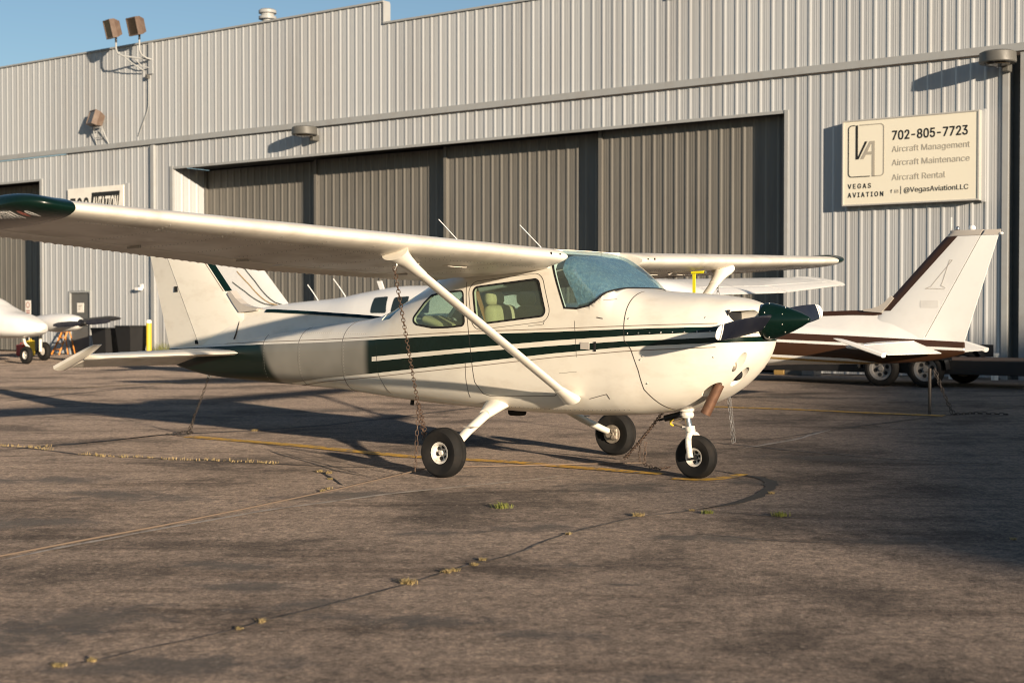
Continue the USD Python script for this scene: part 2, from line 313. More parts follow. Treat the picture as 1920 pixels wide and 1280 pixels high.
mat('oil_stain', {'t': ('texture_coordinate', {}), 'g': ('geometry', {}), 'l': ('vector_math', {'math_type': 'length'}),
    'n': ('noise_texture', {'scale': 3.2, 'detail': 13.0, 'roughness': 0.78}), 'a': ('math', {'math_type': 'multiply_add', 'value2': 3.2, 'value3': -1.15}), 's': ('math', {'math_type': 'subtract'}),
    'r': ('map_range', {'range_type': 'smoothstep', 'from_min': -0.15, 'from_max': 0.40, 'to_min': 0.0, 'to_max': 0.62}),
    'f': ('noise_texture', {'scale': 55.0, 'detail': 4.0}), 'b': ('bump', {'strength': 0.6, 'distance': 0.012}),
    'tr': ('transparent_bsdf', {}), 'p': ('principled_bsdf', {'base_color': (0.062, 0.054, 0.048), 'roughness': 0.85, 'diffuse_roughness': 1.0}), 'm': ('mix_closure', {})},
    [('t.UV', 'l.vector1'), ('g.position', 'n.vector'), ('n.fac', 'a.value1'), ('a.value', 's.value1'), ('l.value', 's.value2'), ('s.value', 'r.value'), ('r.result', 'm.fac'),
     ('g.position', 'f.vector'), ('f.fac', 'b.height'), ('b.normal', 'p.normal'), ('tr.BSDF', 'm.closure1'), ('p.BSDF', 'm.closure2')], surface='m.closure')
def stain(px, py, ru, rv, ang=0.0):
    c = ground(px, py)[:2]; a = math.radians(ang); q = np.linspace(0, 2 * np.pi, 24, endpoint=False)
    u = np.vstack([[0, 0], np.c_[np.cos(q), np.sin(q)]]); xy = u * [ru, rv]; xy = np.c_[xy[:, 0] * math.cos(a) - xy[:, 1] * math.sin(a), xy[:, 0] * math.sin(a) + xy[:, 1] * math.cos(a)] + c
    f = [[0, 1 + k, 1 + (k + 1) % 24] for k in range(24)]
    global STZ; STZ += .00004
    m = usdkit.mesh(stage, numbered('/World/apron', 'oil_stain'), (np.c_[xy, np.full(25, STZ)], np.array(f)), MAT['oil_stain'], uv=u)
STZ = 0.0015
for q in ((150, 1160, .75, .55, 10), (330, 1250, .9, .35, 0), (40, 1200, .5, .5, 0), (470, 1100, .45, .30, -20), (560, 1135, .55, .25, 30), (420, 1060, .6, .25, -10), (700, 1160, .6, .22, -10), (860, 1170, .5, .25, 10), (1000, 1190, .6, .22, -15),
          (640, 930, .9, .5, 20), (250, 930, 1.3, .6, -25), (100, 900, 1.2, .6, 10), (1150, 915, .9, .75, 10), (1020, 990, .7, .3, 10), (870, 892, .3, .2, 0), (1080, 1060, .35, .2, 0), (1180, 1097, .18, .09, 0), (1330, 1010, .7, .25, -10), (1660, 1015, .5, .25, 0), (1420, 905, .5, .5, 0), (1240, 1275, .3, .2, 0), (60, 980, .8, .5, 0), (800, 1000, .6, .25, 0), (1560, 860, 1.5, .5, -20), (600, 770, 2.5, .7, 10), (1500, 745, 3, .6, -20), (200, 760, 2, .6, 0)): stain(*q)

# ------------------------------------------------------------------ hangar (local frame: x along the wall, y into the building, z up)
A_W, D_W = 0.93619738, 29.68476504
NW = np.array([math.cos(A_W), math.sin(A_W), 0]); TW = np.array([math.sin(A_W), -math.cos(A_W), 0])
H0 = NW * D_W; HROT = math.degrees(math.atan2(TW[1], TW[0]))
def hang(u, e, z): return H0 + TW * u - NW * e + np.array([0, 0, z])     # e metres in front of the wall
hangar = thing('hangar', 'long grey ribbed metal hangar with stepped parapet and wide sliding doors', 'hangar', H0, HROT)
RP, RB = 0.3048, -16.63
def profile(u0, u1, amp=1.0):
    """corrugation of a wall sheet between u0 and u1: (u, outward) points"""
    pts = [(u0, 0)]
    k0 = math.floor((u0 - RB) / RP) - 1; k1 = math.ceil((u1 - RB) / RP) + 1
    for k in range(k0, k1 + 1):
        c = RB + k * RP
        for du, e in ((-.055, 0), (-.018, .0175), (.018, .0175), (.055, 0), (.110, 0), (.122, .003), (.132, .003), (.144, 0), (.160, 0), (.172, .003), (.182, .003), (.194, 0)):
            if u0 < c + du < u1: pts.append((c + du, e * amp))
    pts.append((u1, 0)); return np.array(pts)
def sheet(u0, u1, z0, z1, depth=0.0):
    p = profile(u0, u1, 1.25 if depth else 1.0); n = len(p)
    v = np.vstack([np.c_[p[:, 0], depth - p[:, 1], np.full(n, z0)], np.c_[p[:, 0], depth - p[:, 1], np.full(n, z1)]])
    f = [[i, i + 1, i + 1 + n] for i in range(n - 1)] + [[i, i + 1 + n, i + n] for i in range(n - 1)]
    return (v, np.array(f))
def clad(name, u0, u1, z0, z1, depth=0.0, mats=('wall_metal', 'wall_metal_two'), parent=None, first=None):
    w = 3 * RP; k = math.floor((u0 - RB + .15) / w); a = u0; i = 0
    while a < u1 - 1e-6:
        b = min(RB - .15 + (k + 1) * w, u1)
        if b - a > .02: part(name, sheet(a, b, z0, z1, depth), mats[0] if rng.random() < .62 else mats[1], parent or hangar)
        a = max(a, b); k += 1
Z_TR, Z_OP = 6.72, 5.96
clad('wall_panel', -56, -26.25, Z_TR + .17, 9.95); clad('wall_panel', -26.25, -17.26, Z_TR + .17, 9.35); clad('wall_panel', -17.26, -4.5, Z_TR + .17, 8.85)
clad('wall_panel', -56, -41.87, Z_OP, Z_TR - .02); clad('wall_panel', -35.03, -14.17, Z_OP, Z_TR - .02)
clad('wall_panel', -41.87, -40.30, 0.03, Z_TR - .02); clad('wall_panel', -40.30, -39.14, 2.13, Z_TR - .02); clad('wall_panel', -39.14, -36.05, 0.03, Z_TR - .02)
clad('wall_panel', -35.85, -35.03, 0.03, Z_TR - .02); clad('wall_panel', -14.17, -9.16, 0.03, Z_TR - .02); clad('wall_panel', -8.92, -4.5, 0.03, Z_TR - .02)
for a, b in ((-56, -26.4), (-26.4, -15.5), (-15.5, -4.5)): part('gutter_trim', box(a, b, -.11, -.001, Z_TR, Z_TR + .16), 'trim_metal', hangar)
part('parapet_cap', box(-56, -26.24, -.06, .24, 9.95, 10.0), 'trim_metal', hangar); part('parapet_cap', box(-26.24, -17.25, -.06, .24, 9.35, 9.40), 'trim_metal', hangar)
part('parapet_cap', box(-17.25, -4.5, -.06, .24, 8.85, 8.90), 'trim_metal', hangar)
part('parapet_return', box(-26.25, -26.22, -.05, .24, 9.40, 9.95), 'trim_metal', hangar); part('parapet_return', box(-17.26, -17.23, -.05, .24, 8.9, 9.35), 'trim_metal', hangar)
part('roof', (np.array([[-56, .25, 8.6], [-4.5, .25, 8.6], [-4.5, 40, 9.2], [-56, 40, 9.2]]), np.array([[0, 1, 2], [0, 2, 3]])), 'trim_metal', hangar)
part('head_trim', box(-35.03, -14.17, -.03, .06, Z_OP - .07, Z_OP), 'trim_metal', hangar); part('head_trim', box(-56, -41.87, -.03, .06, Z_OP - .07, Z_OP), 'trim_metal', hangar)
part('corner_trim', box(-14.17, -14.08, -.045, .05, 0, Z_OP), 'trim_metal', hangar); part('corner_trim', box(-35.16, -35.03, -.045, .05, 0, Z_OP + .02), 'trim_metal', hangar)
part('corner_trim', box(-41.87, -41.74, -.045, .05, 0, Z_OP), 'trim_metal', hangar); part('corner_trim', box(-9.28, -9.16, -.05, .02, 0, Z_TR - .02), 'trim_metal', hangar); part('corner_trim', box(-8.92, -8.80, -.05, .02, 0, Z_TR - .02), 'trim_metal', hangar)
part('wall_recess', cat_(box(-9.16, -8.90, .30, .33, 0, Z_TR - .02), box(-9.17, -9.15, .02, .33, 0, Z_TR - .02)), 'door_grey', hangar)
part('downpipe', rbox(-36.05, -35.85, -.10, .03, 0.1, Z_TR - .02, .03), 'trim_metal', hangar)
# jamb on the left of the opening, ribbed, running into the building
def jamb(u, y0, y1, z1):
    p = profile(RB + 50 * RP, RB + 50 * RP + (y1 - y0)) - np.array([RB + 50 * RP, 0]); n = len(p)
    v = np.vstack([np.c_[u + p[:, 1], y0 + p[:, 0], np.zeros(n)], np.c_[u + p[:, 1], y0 + p[:, 0], np.full(n, z1)]])
    return (v, np.array([[i, i + 1, i + 1 + n] for i in range(n - 1)] + [[i, i + 1 + n, i + n] for i in range(n - 1)]))
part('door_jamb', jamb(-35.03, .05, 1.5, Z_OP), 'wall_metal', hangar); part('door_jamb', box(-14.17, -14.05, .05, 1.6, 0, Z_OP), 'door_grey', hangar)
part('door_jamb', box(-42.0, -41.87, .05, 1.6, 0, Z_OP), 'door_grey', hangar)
part('door_soffit', box(-35.03, -14.17, .06, 1.8, Z_OP + .01, Z_OP + .06), 'dark_void', hangar); part('door_soffit', box(-56, -41.87, .06, 1.8, Z_OP + .01, Z_OP + .06), 'dark_void', hangar)
part('door_rear', box(-35.2, -14.05, 1.62, 1.66, 0, Z_OP + .3), 'dark_void', hangar); part('door_rear', box(-56, -41.7, 1.62, 1.66, 0, Z_OP + .3), 'dark_void', hangar)
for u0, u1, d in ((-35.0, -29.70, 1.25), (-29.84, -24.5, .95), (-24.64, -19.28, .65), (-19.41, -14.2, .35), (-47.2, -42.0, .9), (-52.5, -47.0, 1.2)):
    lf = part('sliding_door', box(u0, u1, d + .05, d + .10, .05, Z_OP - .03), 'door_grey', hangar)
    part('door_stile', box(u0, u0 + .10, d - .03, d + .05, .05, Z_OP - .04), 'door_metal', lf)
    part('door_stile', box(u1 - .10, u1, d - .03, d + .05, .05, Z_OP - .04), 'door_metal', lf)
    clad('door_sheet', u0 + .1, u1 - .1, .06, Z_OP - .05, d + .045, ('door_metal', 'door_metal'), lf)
# personnel door
pd = part('entry_door', box(-40.24, -39.20, .02, .06, .02, 2.06), 'door_grey', hangar)
part('door_frame', cat_(box(-40.30, -40.24, -.05, .08, 0, 2.12), box(-39.20, -39.14, -.05, .08, 0, 2.12), box(-40.24, -39.20, -.05, .08, 2.06, 2.12)), 'trim_metal', pd)
part('door_notice', rbox(-39.92, -39.57, .005, .018, 1.40, 1.72, .005), 'sign_white', pd)
for k, zz in enumerate((1.62, 1.57, 1.50)): part('notice_text', box(-39.85, -39.64 - .05 * k, .002, .0045, zz, zz + .025), 'letter_grey', pd)
part('handle', cat_(cyl((-39.28, .02, 1.0), (-39.28, -.06, 1.0), .015), cyl((-39.28, -.06, 1.0), (-39.42, -.06, 1.0), .012)), 'steel', pd)
def in_hangar(name, label, cat, group=None): return thing(name, label, cat, H0, HROT, group)

# roof vent
t = in_hangar('roof_vent', 'capped round vent pipe rising above the parapet', 'vent pipe')
part('pipe', cyl((-31.75, .9, 8.6), (-31.75, .9, 10.42), .15, 20), 'trim_metal', t, 40)
part('vent_cap', lathe([(0.0, 10.62), (.22, 10.60), (.27, 10.56), (.27, 10.48), (.20, 10.46), (.20, 10.40), (.27, 10.38), (.27, 10.30), (.14, 10.28), (0, 10.28)], 'z', 24, (-31.75, .9, 0)), 'trim_metal', t, 40)

# floodlights
def flood(name, label, base, aim_deg, tilt, size, stem, group=None, bracket=None):
    """box-shaped flood lamp; base: local hangar point of the knuckle; tilt: forward tip in degrees"""
    t = in_hangar(name, label, 'floodlight', group)
    w, h, d = size
    ring = lambda ww, hh, y: [(-ww / 2, y, 0), (ww / 2, y, 0), (ww / 2, y, hh), (-ww / 2, y, hh)]
    body = loft([[(x, y, z) for x, y, z in ring(w, h, -d * .5)], ring(w, h, -d * .1), [(x, y, z + h * .12) for x, y, z in ring(w * .72, h * .72, d * .5)]])
    R = np.eye(4); R = trimesh.transformations.concatenate_matrices(trimesh.transformations.translation_matrix(base), rot(aim_deg, [0, 0, 1]), rot(tilt, [1, 0, 0]), trimesh.transformations.translation_matrix([0, 0, .05]))
    hd = part('housing', place(body, R), 'lamp_bronze', t)
    fr = extrude(sbox(-w / 2, 0, w / 2, h).difference(sbox(-w / 2 + .035, .035, w / 2 - .035, h - .035)), .03)
    fr.apply_transform(rot(90, [1, 0, 0])); fr.apply_translation([0, -d * .5, 0])
    part('frame', place(fr, R), 'lamp_bronze', hd)
    part('lens', place(box(-w / 2 + .03, w / 2 - .03, -d * .5 - .012, -d * .5 - .004, .03, h - .03), R), 'lamp_lens', hd)
    part('lamp_knuckle', cyl(np.array(base) + [0, 0, -.10], np.array(base) + [0, 0, .07], .035, 12), 'black_metal', t)
    if stem: part('stem', tube(resample(stem, .05), .028, 10), 'trim_metal', t, 40)
    return t
# the twin lamps at the parapet corner stand out from the wall on bent pipes
t = flood('floodlight', 'left bronze floodlight of the pair on bent pipes above the parapet', (-36.85, -.75, 10.02), -12, 14, (.46, .58, .34),
          [(-36.85, -.75, 9.96), (-36.85, -.75, 9.72), (-36.80, -.72, 9.58), (-36.66, -.62, 9.50), (-36.3, -.30, 9.44), (-36.05, -.06, 9.42)], 'twin floodlights on the parapet')
t2 = flood('floodlight', 'right bronze floodlight of the pair on bent pipes above the parapet', (-36.12, -.42, 10.08), -4, 14, (.50, .56, .34),
           [(-36.12, -.42, 10.0), (-36.12, -.42, 9.66), (-36.10, -.36, 9.52), (-36.05, -.20, 9.43), (-35.98, -.06, 9.40)], 'twin floodlights on the parapet')
t = in_hangar('lamp_bracket', 'flat plate, brace and conduit below the twin floodlights', 'bracket')
part('plate', box(-36.12, -35.92, -.075, -.045, 8.95, 9.93), 'wall_metal', t)
part('brace', tube(resample([(-36.62, -.60, 9.46), (-36.45, -.4, 9.26), (-36.25, -.12, 9.05)], .05), .02), 'trim_metal', t)
part('brace', tube(resample([(-36.40, -.36, 9.42), (-36.30, -.2, 9.2), (-36.10, -.07, 9.15)], .05), .02), 'trim_metal', t)
part('junction_box', rbox(-36.20, -36.08, -.14, -.04, 8.80, 8.93, .01), 'lamp_grey', t)
part('conduit', tube(resample([(-36.12, -.06, 8.8), (-36.13, -.06, 7.95), (-36.18, -.06, 7.80), (-36.62, -.06, 7.05)], .1), .016, 6), 'trim_metal', t)
t = flood('floodlight', 'single bronze floodlight standing on the wall trim left of the pair', (-38.55, -.32, 7.42), -16, -18, (.52, .48, .36), None)
part('stand', cat_(cyl((-38.75, -.20, 7.42), (-38.75, -.05, 6.89), .018), cyl((-38.30, -.20, 7.42), (-38.15, -.04, 6.89), .018), cyl((-38.75, -.12, 7.12), (-38.22, -.12, 7.12), .014), cyl((-38.78, -.26, 7.42), (-38.30, -.26, 7.42), .02)), 'trim_metal', t)
# round hooded wall lights under the gutter
def wall_light(u, label):
    t = in_hangar('wall_light', label, 'wall light', 'hooded wall lights below the gutter trim')
    part('hood', lathe([(0, 6.68), (.30, 6.68), (.36, 6.65), (.37, 6.46), (.35, 6.44), (0, 6.50)], 'z', 28, (u, -.47, 0)), 'lamp_grey', t, 35)
    part('arm', rbox(u + .02, u + .16, -.28, -.03, 6.30, 6.47, .02), 'lamp_grey', t)
    part('lens', lathe([(0, 6.44), (.26, 6.45), (.24, 6.40), (0, 6.37)], 'z', 20, (u, -.47, 0)), 'lamp_lens', t, 35)
wall_light(-28.85, 'round grey hooded wall light above the sliding doors'); wall_light(-9.25, 'round grey hooded wall light above the cream sign, at the right edge')
t = in_hangar('camera_lamp', 'small white security lamp on the wall between entry door and downpipe', 'security lamp')
part('mount', box(-36.62, -36.50, -.06, 0, 2.16, 2.30), 'white_paint', t); part('head', rbox(-36.68, -36.46, -.22, -.06, 2.10, 2.20, .02), 'white_paint', t)

# signs
def text_on(s, h, u, z, e, m, parent, bold=False, width=None, name='lettering', shear=0.0):
    tm = meshkit.text_mesh(s, h, 0.004, bold); v = tm.vertices.copy()
    if width: v[:, 0] = (v[:, 0] - v[:, 0].min()) * width / np.ptp(v[:, 0])
    v[:, 0] += shear * v[:, 1]
    tm = trimesh.Trimesh(np.c_[u + v[:, 0], e - v[:, 2], z + v[:, 1]], tm.faces, process=False)
    return part(name, tm, m, parent)
U0, U1, Z0, Z1 = -12.66, -9.72, 3.74, 5.54
t = in_hangar('hangar_sign', 'cream sign with phone number and aviation company lettering', 'sign')
part('board', box(U0, U1, -.235, -.05, Z0, Z1), 'sign_face', t)
part('frame', cat_(box(U0 - .03, U1 + .03, -.25, -.05, Z1, Z1 + .03), box(U0 - .03, U1 + .03, -.25, -.05, Z0 - .03, Z0), box(U0 - .03, U0, -.25, -.05, Z0, Z1), box(U1, U1 + .03, -.25, -.05, Z0, Z1)), 'sign_frame', t)
part('edge_post', box(U1 + .03, U1 + .11, -.09, -.04, Z0 - .06, Z1 + .06), 'wall_metal', t)
E_ = -.237
def uz(fx, fz): return U0 + fx * (U1 - U0), Z1 - fz * (Z1 - Z0)     # fractions from the top left corner
def flat(poly, m, name, e=E_):
    tm = extrude(poly, .004); v = tm.vertices
    part(name, trimesh.Trimesh(np.c_[v[:, 0], e - v[:, 2], v[:, 1]], tm.faces, process=False), m, t)
lw, lh = U1 - U0, Z1 - Z0
def P2(fx, fz): u, z = uz(fx, fz); return (u, z)
rr = sbox(*P2(.035, .675), *P2(.315, .045)).buffer(-.09).buffer(.09); ring_ = rr.difference(rr.buffer(-.020))
left_half = sbox(U0, Z0, U0 + .090 * lw, Z1).union(sbox(U0, Z0, U0 + .205 * lw, Z1 - .62 * lh))
flat(ring_.intersection(left_half), 'letter_black', 'logo_outline'); flat(ring_.difference(sbox(U0, Z0, U0 + .125 * lw, Z1)).difference(sbox(U0, Z0, U0 + .225 * lw, Z1 - .6 * lh)), 'letter_grey', 'logo_outline')
flat(Polygon([P2(.095, .05), P2(.112, .05), P2(.112, .435), P2(.168, .25), P2(.185, .25), P2(.118, .46), P2(.095, .46)]), 'letter_black', 'logo_letter')
flat(Polygon([P2(.132, .46), P2(.205, .25), P2(.243, .25), P2(.243, .675), P2(.222, .675), P2(.222, .41), P2(.176, .41), P2(.157, .46)]).difference(Polygon([P2(.186, .375), P2(.222, .375), P2(.222, .285), P2(.214, .285)])), 'letter_grey', 'logo_letter')
def line(s, fx0, fx1, fbase, h, m, bold=False): u, z = uz(fx0, fbase); text_on(s, h, u, z, E_, m, t, bold, (fx1 - fx0) * lw)
line('702-805-7723', .375, .93, .255, .19, 'letter_black', True)
line('Aircraft Management', .375, .945, .40, .125, 'letter_grey'); line('Aircraft Maintenance', .375, .945, .56, .125, 'letter_grey'); line('Aircraft Rental', .375, .77, .735, .125, 'letter_grey')
line('f', .365, .376, .885, .07, 'letter_black', True); line('| @VegasAviationLLC', .44, .935, .885, .105, 'letter_black')
ig = sbox(*P2(.395, .89), *P2(.425, .845)).buffer(-.02).buffer(.02); c_ = Point(*P2(.41, .8675))
flat(ig.difference(ig.buffer(-.008)).union(c_.buffer(.022).difference(c_.buffer(.014))), 'letter_grey', 'logo_glyph')
line('V E G A S', .035, .215, .81, .10, 'letter_black', True); line('A V I A T I O N', .035, .31, .915, .10, 'letter_black', True)
# second sign
t = in_hangar('aviation_sign', 'white sign with black lettering partly hidden behind the near wing tip', 'sign')
part('board', box(-40.24, -37.35, -.10, -.045, 4.35, 5.52), 'sign_white', t)
part('edge_post', box(-37.35, -37.12, -.07, -.042, 4.30, 5.56), 'wall_metal', t)
text_on('702', .58, -40.10, 4.60, -.102, 'letter_black', t, True, .98)
def flat2(poly, m, name, e):
    tm = extrude(poly, .004); v = tm.vertices
    part(name, trimesh.Trimesh(np.c_[v[:, 0], e - v[:, 2], v[:, 1]], tm.faces, process=False), m, t)
flat2(Polygon([(-39.05, 4.55), (-37.66, 4.55), (-37.52, 5.34), (-38.96, 5.34)]), 'letter_black', 'text_panel', -.102)
text_on('AVIATION', .50, -38.97, 4.68, -.107, 'sign_white', t, True, 1.30, shear=.12)


# ================================================================== AIRPLANES
# ---- high-wing four-seater; local frame: x to the nose, y to port, z up, origin on the ground between the main wheels
FX = np.array([-5.08, -4.9, -4.5, -4.0, -3.5, -3.0, -2.4, -1.8, -1.6, -1.3, -1.0, -.8, -.4, 0, .4, .52, .7, .85, 1.0, 1.13, 1.25, 1.4, 1.6, 1.8, 1.95, 2.05, 2.15, 2.22, 2.26])
FZB = [.83, .775, .705, .668, .648, .635, .615, .575, .56, .54, .525, .518, .505, .495, .492, .493, .495, .498, .505, .512, .52, .54, .58, .645, .725, .80, .90, 1.00, 1.09]
FZT = [.985, 1.00, 1.04, 1.10, 1.155, 1.205, 1.265, 1.335, 1.39, 1.53, 1.66, 1.76, 1.88, 1.915, 1.915, 1.905, 1.865, 1.785, 1.68, 1.575, 1.556, 1.545, 1.532, 1.518, 1.502, 1.488, 1.462, 1.435, 1.41]
FW = [.022, .04, .078, .135, .195, .26, .335, .42, .445, .475, .505, .52, .54, .54, .54, .54, .54, .54, .54, .54, .538, .53, .515, .485, .445, .41, .355, .28, .18]
FNL = [2.2, 2.3, 2.5, 2.6, 2.7, 2.8, 3.0, 3.2, 3.3, 3.4, 3.5, 3.6, 3.8, 4, 4, 4, 4, 4, 4, 4, 3.8, 3.5, 3.2, 2.9, 2.7, 2.6, 2.5, 2.4, 2.3]
FNH = [2.2, 2.3, 2.3, 2.3, 2.3, 2.3, 2.3, 2.4, 2.5, 2.7, 3.0, 3.4, 4.4, 5.4, 6.2, 6.6, 6.6, 6.0, 5.0, 3.8, 3.1, 2.7, 2.6, 2.6, 2.5, 2.5, 2.4, 2.3, 2.3]
FZC = [.92, .92, .92, .93, .94, .95, .97, 1.0, 1.02, 1.05, 1.08, 1.1, 1.12, 1.12, 1.12, 1.12, 1.12, 1.12, 1.12, 1.12, 1.12, 1.12, 1.13, 1.14, 1.16, 1.18, 1.20, 1.23, 1.25]
_f = [PchipInterpolator(FX, a) for a in (FZB, FZT, FW, FNL, FNH, FZC)]
def fus_par(x): return [float(g(x)) for g in _f]
def fus_ring(x, off=0.0, n=96):
    zb, zt, w, nl, nh, zc = fus_par(x)
    zb, zt, w = zb - off, zt + off, max(w + off, .006)
    a = np.linspace(0, 2 * np.pi, n, endpoint=False) + .5 * 2 * np.pi / n
    c, s = np.cos(a), np.sin(a); e = np.where(s >= 0, 2 / nh, 2 / nl)
    y = w * np.sign(c) * np.abs(c) ** e; z = zc + np.where(s >= 0, zt - zc, zc - zb) * np.sign(s) * np.abs(s) ** e
    return np.c_[np.full(n, x), y, z]
def side_y(x, z):
    zb, zt, w, nl, nh, zc = fus_par(x)
    h, n = (zt - zc, nh) if z >= zc else (zc - zb, nl)
    return w * max(1 - min(abs(z - zc) / h, 1) ** n, 0) ** (1 / n)
XS = np.unique(np.r_[np.linspace(-5.08, -1.8, 34), np.linspace(-1.8, 1.3, 60), np.linspace(1.3, 2.26, 40), FX])
def fus(off=0.0, x0=None, x1=None):
    if x0 is None:
        R_ = [fus_ring(x, off) for x in XS]; R_[-1][:, 0] += off; R_[0][:, 0] -= off
        return toman(loft(R_))
    xs = XS if x0 is None else np.unique(np.r_[x0, XS[(XS > x0) & (XS < x1)], x1])
    return toman(loft([fus_ring(x, off) for x in xs]))
SH_OUT, SH_IN = fus(.002), fus(-.003)
SKIN = SH_OUT - SH_IN                          # thin skin that decals are cut from
GL = fus(-.004) - fus(-.010)                   # thin skin inside the outline for panes
def decal(poly, y0=-3, y1=3, skin=None): return totri((SKIN if skin is None else skin) ^ xz_prism(poly, y0, y1))
def curve_band(xt, zt, xb, zb):
    xs = np.linspace(min(xt[0], xt[-1]), max(xt[0], xt[-1]), 60)
    ft = PchipInterpolator(*zip(*sorted(zip(xt, zt)))); xs2 = np.linspace(min(xb[0], xb[-1]), max(xb[0], xb[-1]), 60); fb = PchipInterpolator(*zip(*sorted(zip(xb, zb))))
    return Polygon(np.r_[np.c_[xs, ft(xs)], np.c_[xs2, fb(xs2)][::-1]])
naca_x = (1 - np.cos(np.linspace(0, np.pi, 22))) / 2
def airfoil(t=.12, m=.02, p=.4):
    x = naca_x; yt = 5 * t * (.2969 * np.sqrt(x) - .126 * x - .3516 * x**2 + .2843 * x**3 - .1036 * x**4)
    yc = np.where(x < p, m / p**2 * (2 * p * x - x**2), m / (1 - p)**2 * (1 - 2 * p + 2 * p * x - x**2)) if m else 0 * x
    return x, yc + yt, yc - yt
def foil_loop(x0, x1, t, m, nose=True):
    """closed outline between chord fractions x0 and x1: (chord fraction, height)"""
    x, u, l = airfoil(t, m)
    q = x[(x > x0 + 1e-6) & (x < x1 - 1e-6)]; q = np.r_[x0, q, x1]
    U, L = np.interp(q, x, u), np.interp(q, x, l)
    if x1 > .999: U[-1] += .0015; L[-1] -= .0015
    return np.r_[np.c_[q, U], np.c_[q[::-1], L[::-1]]] if x0 > 1e-6 else np.r_[np.c_[q, U], np.c_[q[::-1], L[::-1]][:-1]]
WY = [.44, 2.5, 5.2]; WLE = [.745, .665, .505]; WZ = [1.832, 1.888, 1.975]; WC = [1.63, 1.63, 1.13]; WP = [6.3, 6.3, 5.2]
def wing_at(y): return [float(np.interp(y, WY, a)) for a in (WLE, WZ, WC, WP)]
def wing_ring(y, x0=0.0, x1=1.0, side=-1, tk=.115, amp=0.0, ph=0.0, droop=0.0, scale=1.0):
    le, z, c, p = wing_at(min(y, 5.2)); L = foil_loop(x0, x1, tk, .02)
    X, Z = L[:, 0] * c, L[:, 1] * c * scale
    if amp:
        n = len(X); k = np.clip((L[:, 0] - x0) / .04, 0, 1) * np.clip((1.0 - L[:, 0]) / .02, 0, 1)
        up = np.arange(n) < n / 2
        Z = Z + np.where(up, 1, -1) * amp * ph * k
    if droop:
        a = math.radians(droop); hx = x0 * c; hz = np.interp(x0, *airfoil(tk, .02)[:2]) * c * .2
        dx, dz = X - hx, Z - hz; X, Z = hx + dx * math.cos(a) + dz * math.sin(a), hz - dx * math.sin(a) + dz * math.cos(a)
    a = math.radians(p); return np.c_[le - X * math.cos(a) - Z * math.sin(a), np.full(len(X), side * y), z - X * math.sin(a) + Z * math.cos(a)]
def ribbed(y0, y1, x0, side, amp=.012, pitch=.085, droop=0.0):
    ys = np.arange(y0, y1, pitch / 4); return loft([wing_ring(y, x0, 1.0, side, amp=amp, ph=max(0, math.sin(2 * math.pi * y / pitch)) * 1.0, droop=droop) for y in ys])
def wheel(parent_prim, name, center, R, W, rim, side, mats=('tyre_rubber', 'wheel_white'), label=None):
    """tyre with the rim as its sub-part; side = -1 or 1: which way the outer face looks along y"""
    w = W / 2; tp = [(rim, -w * .62), (rim + .012, -w * .75), (R * .72, -w * .98), (R * .86, -w), (R * .95, -w * .78), (R * .985, -w * .5)]
    tp += [(R, -w * .42), (R, -w * .12), (R - .004, -w * .10), (R - .004, -w * .06), (R, -w * .04)]
    prof = tp + [(r, -y) for r, y in tp[::-1]]
    ty = part(name, lathe(prof, 'y', 48, center), mats[0], parent_prim, 40, label)
    s = side; h = W / 2
    dish = [(.0, s * h * .10), (rim * .30, s * h * .10), (rim * .36, s * h * .12), (rim * .78, s * h * .22), (rim * .84, s * h * .62), (rim * .97, s * h * .70), (rim * 1.07, s * h * .74), (rim * 1.07, s * h * .60), (rim, s * h * .5), (rim, -s * h * .6), (0, -s * h * .6)]
    part('rim', lathe(dish, 'y', 36, center), mats[1], ty, 35)
    hub = cyl(np.array(center) + [0, s * h * .05, 0], np.array(center) + [0, s * h * .55, 0], rim * .27, 14, rim * .22)
    part('hub_cap', hub, mats[1], ty, 40)
    hl = []
    for k in range(6):
        a = k * math.pi / 3 + .3; p = np.array(center) + [rim * .58 * math.cos(a), s * h * .16, rim * .58 * math.sin(a)]
        hl.append(cyl(p, p + [0, s * h * .075, 0], rim * .19, 9))
    part('rim_holes', cat_(*hl), 'dark_void', ty)
    return ty

UP_TOP = ([2.16, 2.05, 1.566, 1.262, .569, -.356, -1.62, -2.387, -3.467, -4.419, -4.75, -5.2], [1.258, 1.258, 1.245, 1.235, 1.208, 1.177, 1.115, 1.08, 1.042, 1.0, .985, .965])
UP_BOT = ([2.16, 2.05, 1.566, 1.262, .569, -.356, -1.61], [1.224, 1.219, 1.197, 1.180, 1.136, 1.06, .957])
LO_TOP = ([2.40, 2.05, 1.566, 1.262, .569, -.356, -1.61], [1.182, 1.176, 1.150, 1.138, 1.091, 1.022, .912])
LO_BOT = ([2.40, 2.2, 2.04, 1.566, 1.262, .569, -.357, -1.577, -2.388, -3.0, -3.2], [1.142, 1.138, 1.132, 1.108, 1.090, 1.028, .928, .803, .729, .655, .60])
def shift(c, dz, x0=-9, x1=9):
    p = [(x, z + dz) for x, z in zip(*c) if x0 <= x <= x1]; return [q[0] for q in p], [q[1] for q in p]
DOORWIN = Polygon([(-.315, 1.59), (.40, 1.655), (.485, 1.345), (-.268, 1.268)]).buffer(-.05).buffer(.05)
REARWIN = Polygon([(-.430, 1.565), (-.405, 1.258), (-.60, 1.240), (-.80, 1.236), (-1.00, 1.262), (-1.075, 1.30), (-.93, 1.46), (-.845, 1.525), (-.70, 1.545)]).buffer(-.04).buffer(.04)
